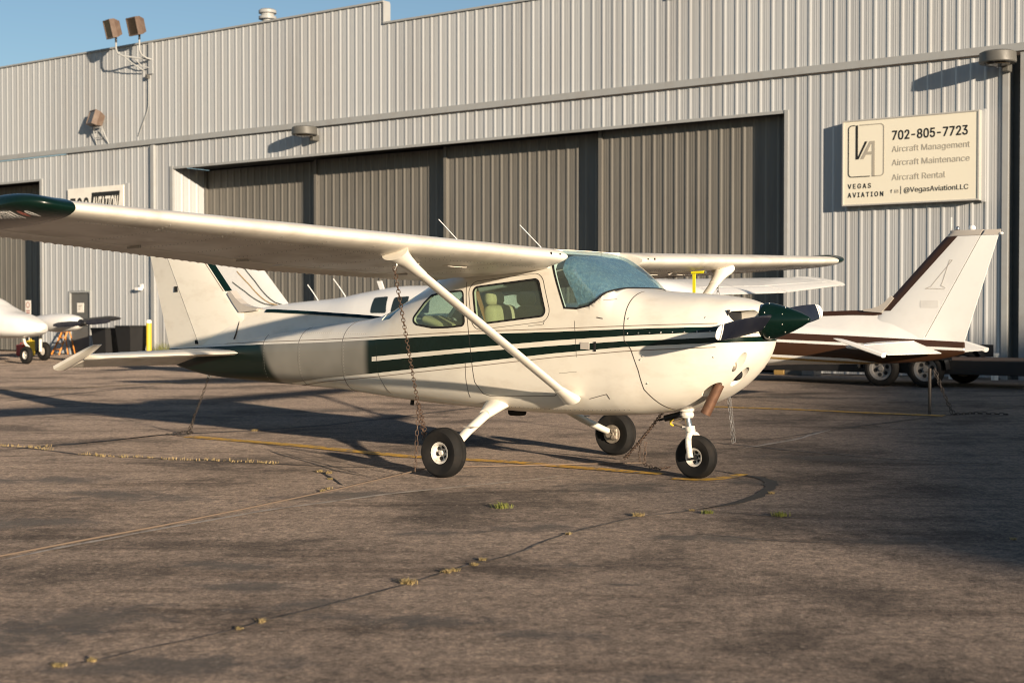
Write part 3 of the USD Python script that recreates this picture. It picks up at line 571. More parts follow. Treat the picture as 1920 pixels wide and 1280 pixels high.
SCREEN = Polygon([(.535, 1.765), (.672, 1.405), (.80, 1.400), (.92, 1.424), (.99, 1.468), (1.06, 1.532), (1.125, 1.572), (1.3, 1.60), (1.3, 2.2), (.47, 2.2), (.47, 1.86), (.50, 1.80)])
REARGLASS = Polygon([(-1.57, -.36), (-1.42, -.405), (-1.15, -.33), (-1.0, -.30), (-1.0, .30), (-1.15, .33), (-1.42, .405), (-1.57, .36)]).buffer(-.03).buffer(.03)

def make_cessna(label, loc, rotz, v):
    """v: colours and which details show"""
    P = thing('light_airplane', label, 'airplane', loc, rotz)
    body, acc, line_ = v['body'], v['accent'], v['line']
    # ---- fuselage shell with cabin, window openings and cowl recesses
    cabin = fus(-.035, -1.75, 1.06)
    shell = SH_IN + fus(0.0)
    shell = shell - cabin - xz_prism(DOORWIN, -3, 3) - xz_prism(REARWIN, -3, 3) - xz_prism(SCREEN, -3, 3) - (xy_prism(REARGLASS, 1.30, 2.5))
    if v['full']:
        def ell(c, r, ry=0): return m3.Manifold.sphere(1, 32).scale(r).rotate([0, ry, 0]).translate(c)
        for s in (-1, 1): shell = shell - m3.Manifold.batch_hull([m3.Manifold.sphere(.045, 20).translate([x, s * y, z]) for x in (2.10, 2.40) for y, z in ((.165, 1.345), (.295, 1.335), (.165, 1.325), (.295, 1.325))])
        shell = shell - ell([2.24, -.245, .985], [.19, .045, .080], -18) - ell([2.24, .245, .985], [.19, .045, .080], -18)
        shell = shell - ell([2.10, -.12, .855], [.11, .06, .06], -40) - ell([1.97, -.27, .70], [.13, .065, .12], 20)
    skin = part('fuselage', totri(shell), body, P, 32)
    if v['full']:
        part('cabin_lining', totri(fus(-.036, -1.74, 1.05) - fus(-.040, -1.735, 1.045) - xz_prism(DOORWIN.buffer(.004), -3, 3) - xz_prism(REARWIN.buffer(.004), -3, 3) - xz_prism(SCREEN.buffer(.004), -3, 3) - xy_prism(REARGLASS, 1.30, 2.5)), 'cabin_dark', skin)
        part('chin_opening', m3_ell((2.06, -.12, .875), (.055, .055, .05)), 'dark_void', skin, True)
        for s in (-1, 1):
            part('nostril', m3_ell((2.10, s * .245, .952), (.035, .03, .05)), 'brake_metal', skin, True)
            part('air_inlet', rbox(2.10, 2.112, s * .23 - .115, s * .23 + .115, 1.28, 1.39, .004), 'dark_void', skin)
    # ---- glazing
    for s in (-1, 1):
        a, b = (-3, 0) if s < 0 else (0, 3)
        for w in (DOORWIN, REARWIN):
            g = part('side_window', decal(w.buffer(.006), a, b, GL), 'side_glass', P, 30)
            part('window_seal', decal(w.buffer(.009).difference(w.buffer(-.008)), a, b), 'dark_void', g)
    ws = part('windshield', decal(SCREEN.buffer(.006), -3, 3, GL), 'screen_glass', P, 40)
    part('windshield_seal', decal(SCREEN.buffer(.004).difference(SCREEN.buffer(-.012)).intersection(sbox(.5, 1.0, 1.2, 2.0))), 'dark_void', ws)
    part('rear_window', totri(GL ^ xy_prism(REARGLASS.buffer(.006), 1.30, 2.5)), 'side_glass', P, 30)
    if v['full']:
        fo = SCREEN.intersection(Polygon([(.60, 1.90), (.61, 1.74), (.80, 1.425), (1.2, 1.5), (1.2, 2.2), (.56, 2.2)])).buffer(-.012)
        f_ = totri((fus(-.030) - fus(-.036)) ^ xz_prism(fo, -3, 3))
        f_ = f_.subdivide_to_size(.03); nrm = meshkit.fbm(f_.vertices * 9, 3, 4)[:, None] - .5
        f_.vertices = f_.vertices + np.array([-.5, 0, -.35]) * np.clip(nrm + .15, 0, 1) * .06
        part('sunshade', f_, 'foil', P, True, 'silver foil sunshade filling the inside of the windshield')
        # ---- cabin
        for s in (-1, 1):
            y = s * .24
            st = part('front_seat', cat_(rbox(-.10, .42, y - .21, y + .21, .82, .98, .05), place(rbox(-.27, -.12, y - .20, y + .20, .92, 1.44, .06), rot(-6, [0, 1, 0], (-.2, y, .95)))), 'seat_cream', P, 40)
            part('headrest', place(rbox(-.30, -.20, y - .11, y + .11, 1.44, 1.57, .04), rot(-6, [0, 1, 0], (-.2, y, .95))), 'seat_cream', st, 40)
        part('rear_bench', cat_(rbox(-1.15, -.66, -.42, .42, .80, .98, .05), place(rbox(-1.25, -1.10, -.42, .42, .9, 1.32, .05), rot(-10, [0, 1, 0], (-1.2, 0, .95)))), 'cabin_dark', P, 40)
        part('cushion', place(rbox(-1.05, -.72, -.40, -.10, 1.24, 1.31, .03), rot(16, [0, 1, 0], (-.9, 0, 1.27))), 'seat_cream', P, 40)
        part('instrument_panel', cat_(rbox(.78, .86, -.48, .48, 1.05, 1.37, .02), rbox(.80, 1.0, -.46, .46, 1.36, 1.39, .01)), 'cabin_dark', P)
        part('seat_strap', tube(resample([(-.36, -.44, 1.60), (-.31, -.43, 1.45), (-.22, -.42, 1.22)], .04), .030, 8, flat=.15), 'strap_brown', P)
        part('control_yoke', cat_(cyl((.55, -.24, 1.2), (.80, -.24, 1.2), .012), lathe([(.13, -.01), (.15, -.01), (.15, .01), (.13, .01)], 'x', 20, (.55, -.24, 1.22))), 'black_metal', P)
    # ---- stripes
    for s, (a, b) in ((-1, (-3, 0)), (1, (0, 3))):
        for nm, poly, m_ in v['stripes']():
            part(nm, decal(poly, a, b), m_, P, 30)
    # ---- panel seams
    def seam(pts, w=.007, lab='panel_seam'): part(lab, decal(LineString(pts).buffer(w * .32, cap_style=2), -3, 0), 'seam_gap', skin)
    if v['full']:
        seam([(1.265, 1.545), (1.262, 1.40), (1.262, 1.265), (1.27, 1.143), (1.33, 1.075), (1.397, .904), (1.432, .75), (1.50, .66), (1.56, .58)], .009, 'cowl_seam')
        dr = [(-.395, 1.64), (-.375, 1.35), (-.32, .93), (-.30, .76), (-.23, .66), (-.16, .643), (.55, .668), (.60, .70)]
        seam(dr, .007, 'door_seam'); seam(list(DOORWIN.buffer(.05).exterior.coords), .006, 'door_seam')
        seam([(-.395, .93), (-.40, .62)], .005); seam([(-1.55, 1.10), (-1.53, .80), (-1.45, .60)], .004); seam([(.80, 1.0), (.78, 1.30)], .003)
        seam([(1.15, 1.48), (1.05, 1.47)], .006); seam([(.30, 1.255), (.46, 1.27), (.47, 1.30)], .005); seam([(1.0, 1.33), (1.06, 1.32)], .012)
        seam([(.90, .655), (1.08, .70), (1.10, .66)], .008); seam([(.62, .86), (.80, .88)], .004)
        rv = []
        for x in (-2.05, -2.75, -3.35):
            seam([(x, .60), (x - .02, 1.30)], .006, 'skin_seam')
            for z in np.arange(.68, 1.22, .03): rv.append(trimesh.creation.icosphere(0, .004).apply_translation([x + .02, -side_y(x + .02, z) - .001, z]))
        for x in np.arange(-3.3, -1.7, .035): rv.append(trimesh.creation.icosphere(0, .004).apply_translation([x, -side_y(x, 1.17) - .001, 1.17]))
        part('tail_rivets', cat_(*rv), 'fairing_plastic', skin, kind='stuff')
        part('door_handle', rbox(.84, .93, -side_y(.9, 1.10) - .006, -side_y(.9, 1.10) + .008, 1.065, 1.125, .003), 'fairing_plastic', P)
        part('cowl_flap_slot', box(.975, .995, -side_y(.98, 1.10) - .006, -side_y(.98, 1.10) + .01, 1.05, 1.13), 'dark_void', P)
        rv = []
        for k in range(9):
            x = 1.30 + .10 * k; z = float(np.interp(x, UP_TOP[0][::-1], UP_TOP[1][::-1])) - .035
            rv.append(trimesh.creation.icosphere(1, .007).apply_translation([x, -side_y(x, z) - .002, z]))
        for x, z in ((1.30, 1.32), (1.42, .99), (1.47, .80), (1.44, 1.02), (2.02, 1.02), (1.95, 1.33)): rv.append(trimesh.creation.icosphere(1, .007).apply_translation([x, -side_y(x, z) - .002, z]))
        part('cowl_fasteners', cat_(*rv), 'steel', skin)
        rv = []
        for x in np.arange(-.3, 1.25, .045):
            zb = fus_par(x)[0]; z = zb + .055; rv.append(trimesh.creation.icosphere(0, .0045).apply_translation([x, -side_y(x, z) - .001, z]))
        part('belly_rivets', cat_(*rv), 'steel', skin, kind='stuff')
        part('belly_drain', rbox(-.30, -.16, -.06, .06, .44, .52, .02), 'dark_void', P)
        part('belly_stub', cyl((-1.35, -.15, .60), (-1.35, -.17, .50), .018), 'dark_void', P)
    # ---- wings
    for s in (-1, 1):
        n_y = [.60, .65, .8, 1.0, 1.6, 2.1, 2.5, 3.0, 3.6, 4.2, 4.8, 5.2]
        rings = [wing_ring(.575, 0, .735, s, scale=.6)] + [wing_ring(.582, 0, .735, s, scale=.85)] + [wing_ring(y, 0, .735, s) for y in n_y]
        part('wing_root', loft([wing_ring(y, .15, .735, s) for y in (.30, .45, .60)]), body, P, 35)
        w = part('wing', loft(rings), 'wing_under_paint' if v['full'] else body, P, 35)
        part('flap', ribbed(.58, 2.62, .745, s), body, P, 50, None)
        part('aileron', ribbed(2.66, 5.18, .745, s), body, P, 50, None)
        tipr = []
        for q in 1 - (1 - np.linspace(0, 1, 18)) ** 2:
            r = wing_ring(5.2, 0, 1, s); y = 5.202 + .30 * q; k = max(1 - q**4.5, .0) ** .5 * .97 + .03
            c = r.mean(0); f = r.copy(); f[:, 0] = c[0] + (r[:, 0] - c[0]) * (.45 + .55 * k); f[:, 2] = c[2] + .05 * q * q + (r[:, 2] - c[2]) * k * 1.10; f[:, 1] = s * y
            tipr.append(f)
        tp_ = part('wing_tip', loft(tipr), v['tip'], P, 60)
        if v['full'] and s < 0:
            T_ = np.array(tipr); X_, Z_ = T_[:, :, 0], T_[:, :, 2]; half_n = T_.shape[1] // 2 + 1
            def on_tip(x, z):
                zl = [np.interp(x, X_[i, half_n:], Z_[i, half_n:]) for i in range(len(T_))]; ys = T_[:, 0, 1]
                return float(np.interp(z, zl, ys)) - .006
            def tip_mark(tm, nm, m_):
                v_ = tm.vertices; part(nm, trimesh.Trimesh(np.c_[v_[:, 0], [on_tip(a_, b_) - c_ for a_, b_, c_ in v_], v_[:, 1]], tm.faces, process=False), m_, tp_)
            tx = meshkit.text_mesh('CESSNA', .034, .003, True); tx.apply_translation([-float(np.ptp(tx.vertices[:, 0])) + .245, 0, 0]); v_ = tx.vertices; tx.vertices = np.c_[v_[:, 0] + .25 * v_[:, 1], v_[:, 1] + 1.918, v_[:, 2]]
            tip_mark(tx, 'lettering', 'letter_white')
            for cx, m_ in ((.300, 'letter_red'), (.350, 'letter_white')): tip_mark(extrude(Point(cx, 1.938).buffer(.014).difference(Point(cx, 1.938).buffer(.010 if cx > .33 else .006)), .003), 'emblem', m_)
        if v['full']:
            rl = []
            for y in np.arange(.7, 5.1, .04):
                le, z, c, p = wing_at(y); lx = .24 * c
                for fx in (.16,):
                    L = airfoil(.115, .02); zz = np.interp(fx, L[0], L[2]) * c; a = math.radians(p)
                    rl.append((le - fx * c * math.cos(a) - zz * math.sin(a), s * y, z - fx * c * math.sin(a) + zz * math.cos(a)))
            for y in (1.1, 1.9, 2.35, 2.75, 3.2, 3.6, 4.0, 4.5):
                for fx in np.arange(.05, .7, .03):
                    le, z, c, p = wing_at(y); L = airfoil(.115, .02); zz = np.interp(fx, L[0], L[2]) * c; a = math.radians(p)
                    rl.append((le - fx * c * math.cos(a) - zz * math.sin(a), s * y, z - fx * c * math.sin(a) + zz * math.cos(a)))
            b = trimesh.creation.icosphere(0, .0042); part('wing_rivets', cat_(*[b.copy().apply_translation(q) for q in rl]), 'steel', w, kind='stuff')
            pl = []
            for y, hw in ((1.45, .09), (2.0, .09)): pl.append(y)
            for y in pl:
                le, z, c, p = wing_at(y); a = math.radians(p); L = airfoil(.115, .02); fx = .30; zz = np.interp(fx, L[0], L[2]) * c - .003
                o_ = lathe([(.10, 0), (.112, 0), (.112, .004), (.10, .004)], 'z', 24); o_.apply_transform(rot(p, [0, 1, 0])); o_.apply_translation((le - fx * c * math.cos(a) - zz * math.sin(a), s * y, z - fx * c * math.sin(a) + zz * math.cos(a)))
                part('inspection_ring', o_, body, w)
            for y in (.68, .80):
                le, z, c, p = wing_at(y); part('leading_edge_vent', m3_ell((le - .002, s * y, z + .012), (.006, .010, .012 if y > .7 else .007)), 'dark_void', w, True)
            for yy in (3.05, 4.1, 1.3): # hinge brackets below the control surfaces
                le, z, c, p = wing_at(yy); a = math.radians(p); x_ = le - .74 * c * math.cos(a); z_ = z - .74 * c * math.sin(a) - .035
                part('hinge_bracket', rbox(x_ - .05, x_ + .09, s * yy - .007, s * yy + .007, z_ - .004, z_ + .035, .004), 'fairing_plastic', w)
        # strut with cuffs
        T = np.array([.52, s * 2.45, 1.800]); B = np.array([.73, s * .545, .660])
        def sec(p, ch, th, ax=(1, 0, 0)):
            a = np.linspace(0, 2 * np.pi, 20, endpoint=False); d = (T - B) / np.linalg.norm(T - B); X = np.array(ax, float); X -= d * (X @ d); X /= np.linalg.norm(X); Y = np.cross(d, X)
            return p + ch / 2 * np.cos(a)[:, None] * X + th / 2 * np.sin(a)[:, None] * Y
        st = part('wing_strut', loft([sec(B + (T - B) * q, .105, .05) for q in np.linspace(.02, .97, 12)]), body, P, 60)
        part('strut_cuff', loft([sec(T + (B - T) * .13, .115, .058), sec(T + (B - T) * .08, .13, .075), sec(T + (B - T) * .04, .17, .095), sec(T + (B - T) * .012 + np.array([-.01, 0, .0]), .23, .13), sec(T + np.array([-.015, 0, .015]), .27, .15)]), body, st, 50)
        part('strut_cuff', loft([sec(B + (T - B) * .07, .112, .056), sec(B + (T - B) * .03, .14, .075), sec(B + (T - B) * .008, .17, .09), sec(B - (T - B) * .015, .19, .10)]), body, st, 50)
        # main gear
        dx0 = -.02 + .05 * s; leg = [(-.16, s * .36, .585), (-.13, s * .60, .475), (-.09 + dx0 * .4, s * .85, .355), (-.03 + dx0 * .7, s * 1.05, .262), (dx0, s * 1.18, .212)]
        lg = part('main_gear_leg', tube(resample(leg, .05), np.linspace(.052, .043, len(resample(leg, .05))), 16, flat=.7), body, P, 50)
        part('leg_fairing', loft([np.array([-.13, s * y, z]) + np.c_[a_ * np.cos(np.linspace(0, 2 * np.pi, 20, endpoint=False)), np.zeros(20), b_ * np.sin(np.linspace(0, 2 * np.pi, 20, endpoint=False))] for y, z, a_, b_ in ((.38, .585, .13, .06), (.47, .55, .11, .055), (.54, .515, .085, .05), (.60, .485, .058, .046))]), body, lg, 50)
        dx = -.02 + .05 * s; wc = (dx, s * 1.22, .208)
        wl = wheel(P, 'main_wheel', wc, .208, .15, .085, s)
        part('brake', cat_(cyl((dx, s * 1.165, .208), (dx, s * 1.145, .208), .088, 28), rbox(dx - .03, dx + .085, min(s * 1.145, s * 1.11), max(s * 1.145, s * 1.11), .16, .27, .012), cyl((dx + .055, s * 1.12, .245), (dx + .055, s * 1.085, .245), .021, 14), cyl((dx + .055, s * 1.12, .185), (dx + .055, s * 1.085, .185), .021, 14), cyl((dx - .02, s * 1.12, .25), (dx - .02, s * 1.095, .25), .012, 10), cyl((dx, s * 1.09, .208), (dx, s * 1.2, .208), .03, 14), cyl((dx + .055, s * 1.09, .245), (dx + .055, s * 1.09, .185), .008, 8)), 'brake_metal', wl, 30)
        part('step', rbox(-.15, -.03, s * .84 - .03, s * .84 + .03, .392, .400, .003), 'fairing_plastic', lg)
    # ---- nose gear
    if v['full']:
        ng = part('nose_gear', cat_(cyl((1.515, 0, .66), (1.535, 0, .555), .058), lathe([(.0, .555), (.066, .555), (.066, .575), (0, .575)], 'z', 20, (1.533, 0, 0)), lathe([(.0, .50), (.05, .50), (.06, .52), (.05, .55), (0, .55)], 'z', 20, (1.54, 0, 0))), 'wheel_white', P, 35)
        part('oleo', cyl((1.542, 0, .51), (1.568, 0, .40), .027, 18), 'steel', ng, 40)
        part('collar', cat_(cyl((1.565, 0, .425), (1.582, 0, .355), .042, 18), rbox(1.50, 1.56, -.02, .02, .40, .43, .006)), 'wheel_white', ng, 40)
        for s in (-1, 1): part('fork', tube(resample([(1.582, s * .02, .37), (1.592, s * .06, .355), (1.605, s * .092, .315), (1.617, s * .098, .25), (1.628, s * .095, .18)], .03), [.03, .03, .028, .026, .025, .026, .028][:len(resample([(1.582, s * .02, .37), (1.592, s * .06, .355), (1.605, s * .092, .315), (1.617, s * .098, .25), (1.628, s * .095, .18)], .03))] if False else .026, 12), 'wheel_white', ng, 50)
        part('axle', cyl((1.63, -.115, .178), (1.63, .115, .178), .02), 'black_metal', ng)
        part('torque_link', cat_(cyl((1.54, 0, .50), (1.40, 0, .452), .012), cyl((1.40, 0, .452), (1.56, 0, .41), .014), cyl((1.40, -.03, .452), (1.40, .03, .452), .014)), 'brake_metal', ng)
        part('shimmy_damper', cat_(cyl((1.52, -.06, .53), (1.38, -.09, .49), .026), cyl((1.38, -.09, .49), (1.33, -.10, .475), .010)), 'black_metal', ng)
        part('yellow_hose', tube(resample([(1.46, -.06, .50), (1.42, -.065, .47), (1.415, -.06, .445), (1.44, -.05, .43)], .02), .009, 8), 'bollard_yellow', ng)
        wheel(P, 'nose_wheel', (1.63, 0, .178), .180, .125, .072, -1)
        part('exhaust_pipe', totri(toman(cyl((1.985, -.25, .80), (1.885, -.30, .56), .042, 24)) - toman(cyl((1.90, -.2925, .60), (1.88, -.3025, .55), .037, 24))), 'rusty_steel', P, 35)
        part('exhaust_bore', cyl((1.905, -.29, .607), (1.899, -.2925, .597), .036, 24), 'dark_void', P)
        # ---- spinner and propeller, stopped nearly level
        C = np.array([2.275, 0, 1.300]); tilt = rot(-2.5, [0, 1, 0], C)
        prof = [(0, 0), (.145, 0), (.148, .02), (.142, .06), (.122, .13), (.090, .22), (.055, .30), (.022, .36), (.0, .378)]
        spn = part('spinner', place(lathe(prof, 'x', 40, C), tilt), 'green_paint', P, 40)
        sc = []
        for a in np.arange(0, 2 * np.pi, np.pi / 4):
            for r_, h_ in ((.146, .045), (.106, .18)): sc.append(trimesh.creation.icosphere(1, .006).apply_translation(C + [h_, r_ * math.cos(a + .3), r_ * math.sin(a + .3)]))
        part('spinner_screws', place(cat_(*sc), tilt), 'steel', spn)
        for s in (-1, 1):
            def bsec(r, ch, th, tw):
                a = np.linspace(0, 2 * np.pi, 24, endpoint=False); u, w_ = ch / 2 * np.cos(a), th / 2 * np.sin(a); q = math.radians(tw)
                # chord turns from along the shaft (root) towards the disc (tip)
                cx, cz = u * math.sin(q) + w_ * math.cos(q), (u * math.cos(q) - w_ * math.sin(q)) * -s
                return C + np.c_[.045 + cx, np.full(24, 0.0) + s * r, cz]
            tab = [(.06, .16, .07, 42), (.14, .165, .045, 38), (.25, .17, .034, 34), (.40, .165, .026, 29), (.55, .160, .020, 23), (.70, .145, .015, 19), (.80, .13, .012, 17)]
            R_ = rot(5.5, [1, 0, 0], C)
            bl = part('propeller_blade', place(loft([bsec(*q) for q in tab + [(.815, .128, .012, 17)]]), R_), 'prop_black', P, 60)
            part('blade_tip', place(loft([bsec(*q) for q in ((.842, .122, .0125, 16), (.86, .115, .012, 16), (.885, .095, .011, 16), (.90, .07, .009, 16), (.91, .03, .006, 16))]), R_), 'letter_white', bl, 60)
            part('tip_band', place(loft([bsec(*q) for q in ((.832, .125, .0125, 16), (.842, .122, .0125, 16))]), R_), 'prop_black', bl, 60)
            part('tip_band', place(loft([bsec(*q) for q in ((.815, .128, .0125, 17), (.832, .125, .0125, 16))]), R_), 'letter_white', bl, 60)
        for x, y, z in ((-.76, -.2, 2.03), (.03, 0, 1.957)):
            part('whip_antenna', tube(np.array([(x + .10, y, z - .13), (x, y, z), (x - .23, y, z + .20)]), .0045, 6), 'letter_white', P)
        # pitot tube with its yellow cover under the port wing
        pt = part('pitot_tube', tube(resample([(.42, 1.95, 1.84), (.42, 1.95, 1.775), (.45, 1.95, 1.76), (.60, 1.95, 1.765)], .03), .012), 'steel', P)
        part('pitot_cover', cat_(cyl((.44, 1.95, 1.762), (.58, 1.95, 1.766), .014), box(.452, .484, 1.945, 1.953, 1.56, 1.76)), 'yellow_tape', pt)
        part('fuel_vent', tube(resample([(.36, 1.70, 1.82), (.36, 1.70, 1.765), (.33, 1.70, 1.745)], .02), .016), 'fairing_plastic', P)
    else:
        C = np.array([2.275, 0, 1.300]); part('spinner', lathe([(0, 0), (.145, 0), (.148, .02), (.122, .13), (.055, .30), (.0, .378)], 'x', 30, C), body, P, 40)
        wheel(P, 'nose_wheel', (1.63, 0, .178), .180, .125, .072, -1); part('nose_gear', cyl((1.52, 0, .66), (1.62, 0, .2), .04), body, P)
    # ---- fin, rudder, dorsal fairing
    def fle(z): return float(np.interp(z, [1.0, 1.40, 1.83, 2.45], [-3.45, -3.87, -4.28, -4.875]))
    def fhi(z): return -4.546 - .561 * (z - 1.046)
    def fte(z): return float(np.interp(z, [.963, 2.45], [-5.076, -5.555]))
    def fsec(x0, x1, z, th, blunt=False):
        q = np.linspace(0, 1, 13); t_ = th * (np.sqrt(np.clip(q, 0, 1)) * 1.5 * (1 - q * .45) * .6 if not blunt else (1 - q * .86) * .5) + .0025
        X = x0 + (x1 - x0) * q; return np.r_[np.c_[X, t_, np.full(13, z)], np.c_[X[::-1], -t_[::-1], np.full(13, z)]]
    zs = np.linspace(1.02, 2.40, 16)
    fin = part('fin', loft([fsec(fle(z), fhi(z), z, .105 - .02 * (z - 1)) for z in zs]), body, P, 40)
    part('rudder', loft([fsec(fhi(z) - .012, fte(z), z, .095 - .02 * (z - 1), True) for z in np.linspace(.975, 2.40, 16)]), body, P, 40)
    part('fin_cap', loft([fsec(fle(z) - .0, fhi(z) + .01, z, k) for z, k in ((2.405, .078), (2.45, .072), (2.48, .05))]), 'fairing_plastic', fin, 50)
    part('fin_cap', loft([fsec(fhi(z) - .03, fte(z) - .015, z, k, True) for z, k in ((2.405, .068), (2.45, .06), (2.475, .045))]), 'fairing_plastic', fin, 50)
    if not v['full']: part('beacon', m3_ell((-5.18, 0, 2.50), (.05, .035, .045)), 'letter_white', fin, True)
    if not v['full']: part('beacon', m3_ell((-4.98, 0, 2.50), (.03, .03, .035)), 'steel', fin, True); part('blade_antenna', box(-4.90, -4.885, -.006, .006, 2.46, 2.66), 'white_paint', fin)
    part('tail_light', m3_ell((-5.575, 0, 2.42), (.03, .02, .02)), 'letter_white', fin, True)
    # leading edge stripe wraps the fin's nose
    def le_band(z0, z1, a, b, m_, nm):
        rg = []
        for z in np.linspace(z0, z1, 8):
            s0 = fsec(fle(z), fhi(z), z, .105 - .02 * (z - 1)); X = s0[:13, 0]; T_ = s0[:13, 1]
            xs = np.linspace(fle(z) - a + (.004 if a == 0 else 0), fle(z) - b, 7); tt = np.interp(-xs, -X, T_) + .0025
            rg.append(np.r_[np.c_[xs, tt, np.full(7, z)], np.c_[xs[::-1], -tt[::-1], np.full(7, z)]])
        part(nm, loft(rg), m_, fin, 50)
    le_band(1.60 if v['full'] else 1.40, 2.40, 0.0, v['le'], acc, 'leading_edge_stripe')
    if v['full']: le_band(1.60, 2.40, v['le'] + .02, v['le'] + .03, line_, 'fin_pinstripe')
    fpoly = Polygon([(-4.085, 1.575), (-4.04, 1.605), (-3.95, 1.52), (-3.86, 1.465), (-3.76, 1.435), (-3.62, 1.418), (-3.64, 1.395), (-3.90, 1.375), (-3.99, 1.465)])
    part('fin_fairing', totri(xz_prism(fpoly, -.046, .046)), 'fairing_plastic', fin)
    ridge = np.array([(-4.6, 1.40), (-4.05, 1.45), (-3.9, 1.40), (-3.44, 1.405), (-2.9, 1.385), (-2.44, 1.362), (-2.1, 1.345), (-1.80, 1.322)])
    rg = []
    for x in np.linspace(-4.55, -1.82, 30):
        z1 = float(np.interp(x, ridge[:, 0], ridge[:, 1])); z0 = fus_par(x)[1] - .06; b_ = float(np.interp(x, [-4.55, -4.05, -3.4, -1.82], [.03, .085, .12, .05])); q = np.linspace(0, 1, 9)
        yy = b_ * (1 - q) ** 1.6 + .022 * np.sqrt(np.clip(1 - q, 0, 1)) + .001; zz = z0 + (z1 - z0) * q
        rg.append(np.r_[np.c_[np.full(9, x), yy, zz], np.c_[np.full(9, x), -yy[::-1], zz[::-1]]])
    dorsal = part('dorsal_fairing', loft(rg), body, P, 40)
    rg = []
    for x in np.linspace(-3.52 if v['full'] else -3.95, -1.85, 16):
        z1 = float(np.interp(x, ridge[:, 0], ridge[:, 1])) + .003; k = v.get('ds', 1.0); q = np.array([-.03, -.012, .0]) * k; w_ = np.array([.025 + .004 * (k - 1), .021 if k > 1 else .017, .004])
        rg.append(np.r_[np.c_[np.full(3, x), w_, z1 + q], np.c_[np.full(3, x), -w_[::-1], z1 + q[::-1]]])
    part('dorsal_stripe', loft(rg), acc, dorsal, 40)
    if v['full']:
        zz0 = fus_par(-3.905)[1] - .02; q = np.linspace(0, .97, 9); yy = .092 * (1 - q) ** 1.6 + .022 * np.sqrt(1 - q) + .004; zz = zz0 + (1.395 - zz0) * q
        part('fin_seam', loft([np.r_[np.c_[np.full(9, x), yy, zz], np.c_[np.full(9, x), -yy[::-1], zz[::-1]]] for x in (-3.911, -3.903)]), 'seam_gap', fin)
        part('rudder_hinge', cat_(box(-4.95, -4.90, -.05, .05, 1.60, 1.66), box(-4.60, -4.555, -.055, .055, 1.03, 1.075)), 'dark_void', fin)
    if v['full']:
        pass
    # ---- tailplane with drooping elevators
    DR = v['droop']
    for s in (-1, 1):
        def stx(y): return float(np.interp(y, [.1, 1.62], [-3.77, -4.16])), float(np.interp(y, [.1, 1.62], [.948, .928]))
        def tring(y, x0, x1, th, blunt):
            q = np.linspace(0, 1, 12); t_ = th * ((np.sqrt(q) * 1.25 * (1 - .32 * q)) if not blunt else (1 - .9 * q)) / 2 + .002
            X = x0 + (x1 - x0) * q; le, z = stx(y); return np.r_[np.c_[X, np.full(12, s * y), z + t_], np.c_[X[::-1], np.full(12, s * y), z - t_[::-1]]]
        stab = part('stabilizer', loft([tring(y, stx(y)[0], -4.41, .095 - .015 * y, False) for y in (.08, .3, .8, 1.3, 1.55, 1.60)] + [tring(1.615, stx(1.62)[0] - .04, -4.41, .04, False)]), body, P, 40)
        rg = []
        for y in np.arange(.14, 1.60, .02):
            r_ = tring(y, -4.425, -4.84 + .06 * y, .075 - .012 * y, True); k = .006 * max(0, math.sin(2 * math.pi * y / .085)); r_[:12, 2] += k * np.linspace(0, 1, 12) * (np.arange(12) < 11); r_[12:, 2] -= k * np.linspace(1, 0, 12) * (np.arange(12) > 0)
            rg.append(r_)
        z_h = .93; R_ = rot(-DR, [0, 1, 0], (-4.425, 0, z_h))
        ev = part('elevator', place(loft(rg), R_), body, P, 50)
        hr = [tring(y, -4.04 if y > 1.625 else -4.2, -4.74, .075 * k, False) for y, k in ((1.625, .9), (1.66, 1.0), (1.72, .95), (1.755, .45))]
        part('elevator_horn', place(loft(hr), R_), body, ev, 50)
        part('elevator_horn', place(box(-4.73, -4.425, s * 1.60, s * 1.626, .91, .95), R_), body, ev)
    return P
def m3_ell(c, r): return trimesh.creation.icosphere(2, 1.0).apply_scale(r).apply_translation(c)

def green_stripes():
    end = -1.66
    main = curve_band(*UP_TOP, *UP_TOP) if False else Polygon(np.r_[np.c_[UP_TOP[0], UP_TOP[1]], [(-5.2, .5), (-3.2, .5)], np.c_[LO_BOT[0], LO_BOT[1]][::-1]])
    gap = Polygon(np.r_[np.c_[UP_BOT[0], UP_BOT[1]], np.c_[LO_TOP[0], LO_TOP[1]][::-1]])
    m2 = main.buffer(0).difference(gap.buffer(0))
    rear = m2.intersection(sbox(-6, 0, -1.2, 2)); front = m2.intersection(sbox(-1.2, 0, 3, 2))
    fr = [g for g in getattr(front, 'geoms', [front])]
    out = [('registration_band', rear, 'band_paint')] + [('side_stripe', g, 'green_paint') for g in fr if g.area > 1e-4]
    for c, dz in ((UP_TOP, .026), (LO_BOT, -.034)):
        x0 = -5 if c is UP_TOP else -3.0
        xx, zz = shift(c, dz, x0, 2.1); out.append(('pinstripe', LineString(np.c_[xx, zz]).buffer(.0032, cap_style=2), 'pinstripe_paint'))
    return out
def brown_stripes():
    a = Polygon(np.r_[np.c_[UP_TOP[0], np.array(UP_TOP[1]) + .01], np.c_[[-5.2, -3.467, -1.6, 2.16], [.895, .955, 1.02, 1.17]]]).buffer(0)
    b = Polygon(np.c_[[2.16, -1.6, -3.467, -5.2, -5.2, -3.467, -1.6, 2.16], [1.14, .985, .915, .86, .5, .73, .80, .95]]).buffer(0)
    c = Polygon(np.c_[[2.16, -1.6, -3.467, -4.2, -4.2, -3.467, -1.6, 2.16], [.915, .765, .69, .66, .64, .655, .735, .89]]).buffer(0)
    return [('side_stripe', a, 'brown_paint'), ('side_stripe', b, 'brown_paint'), ('side_stripe', c, 'gold_paint')]
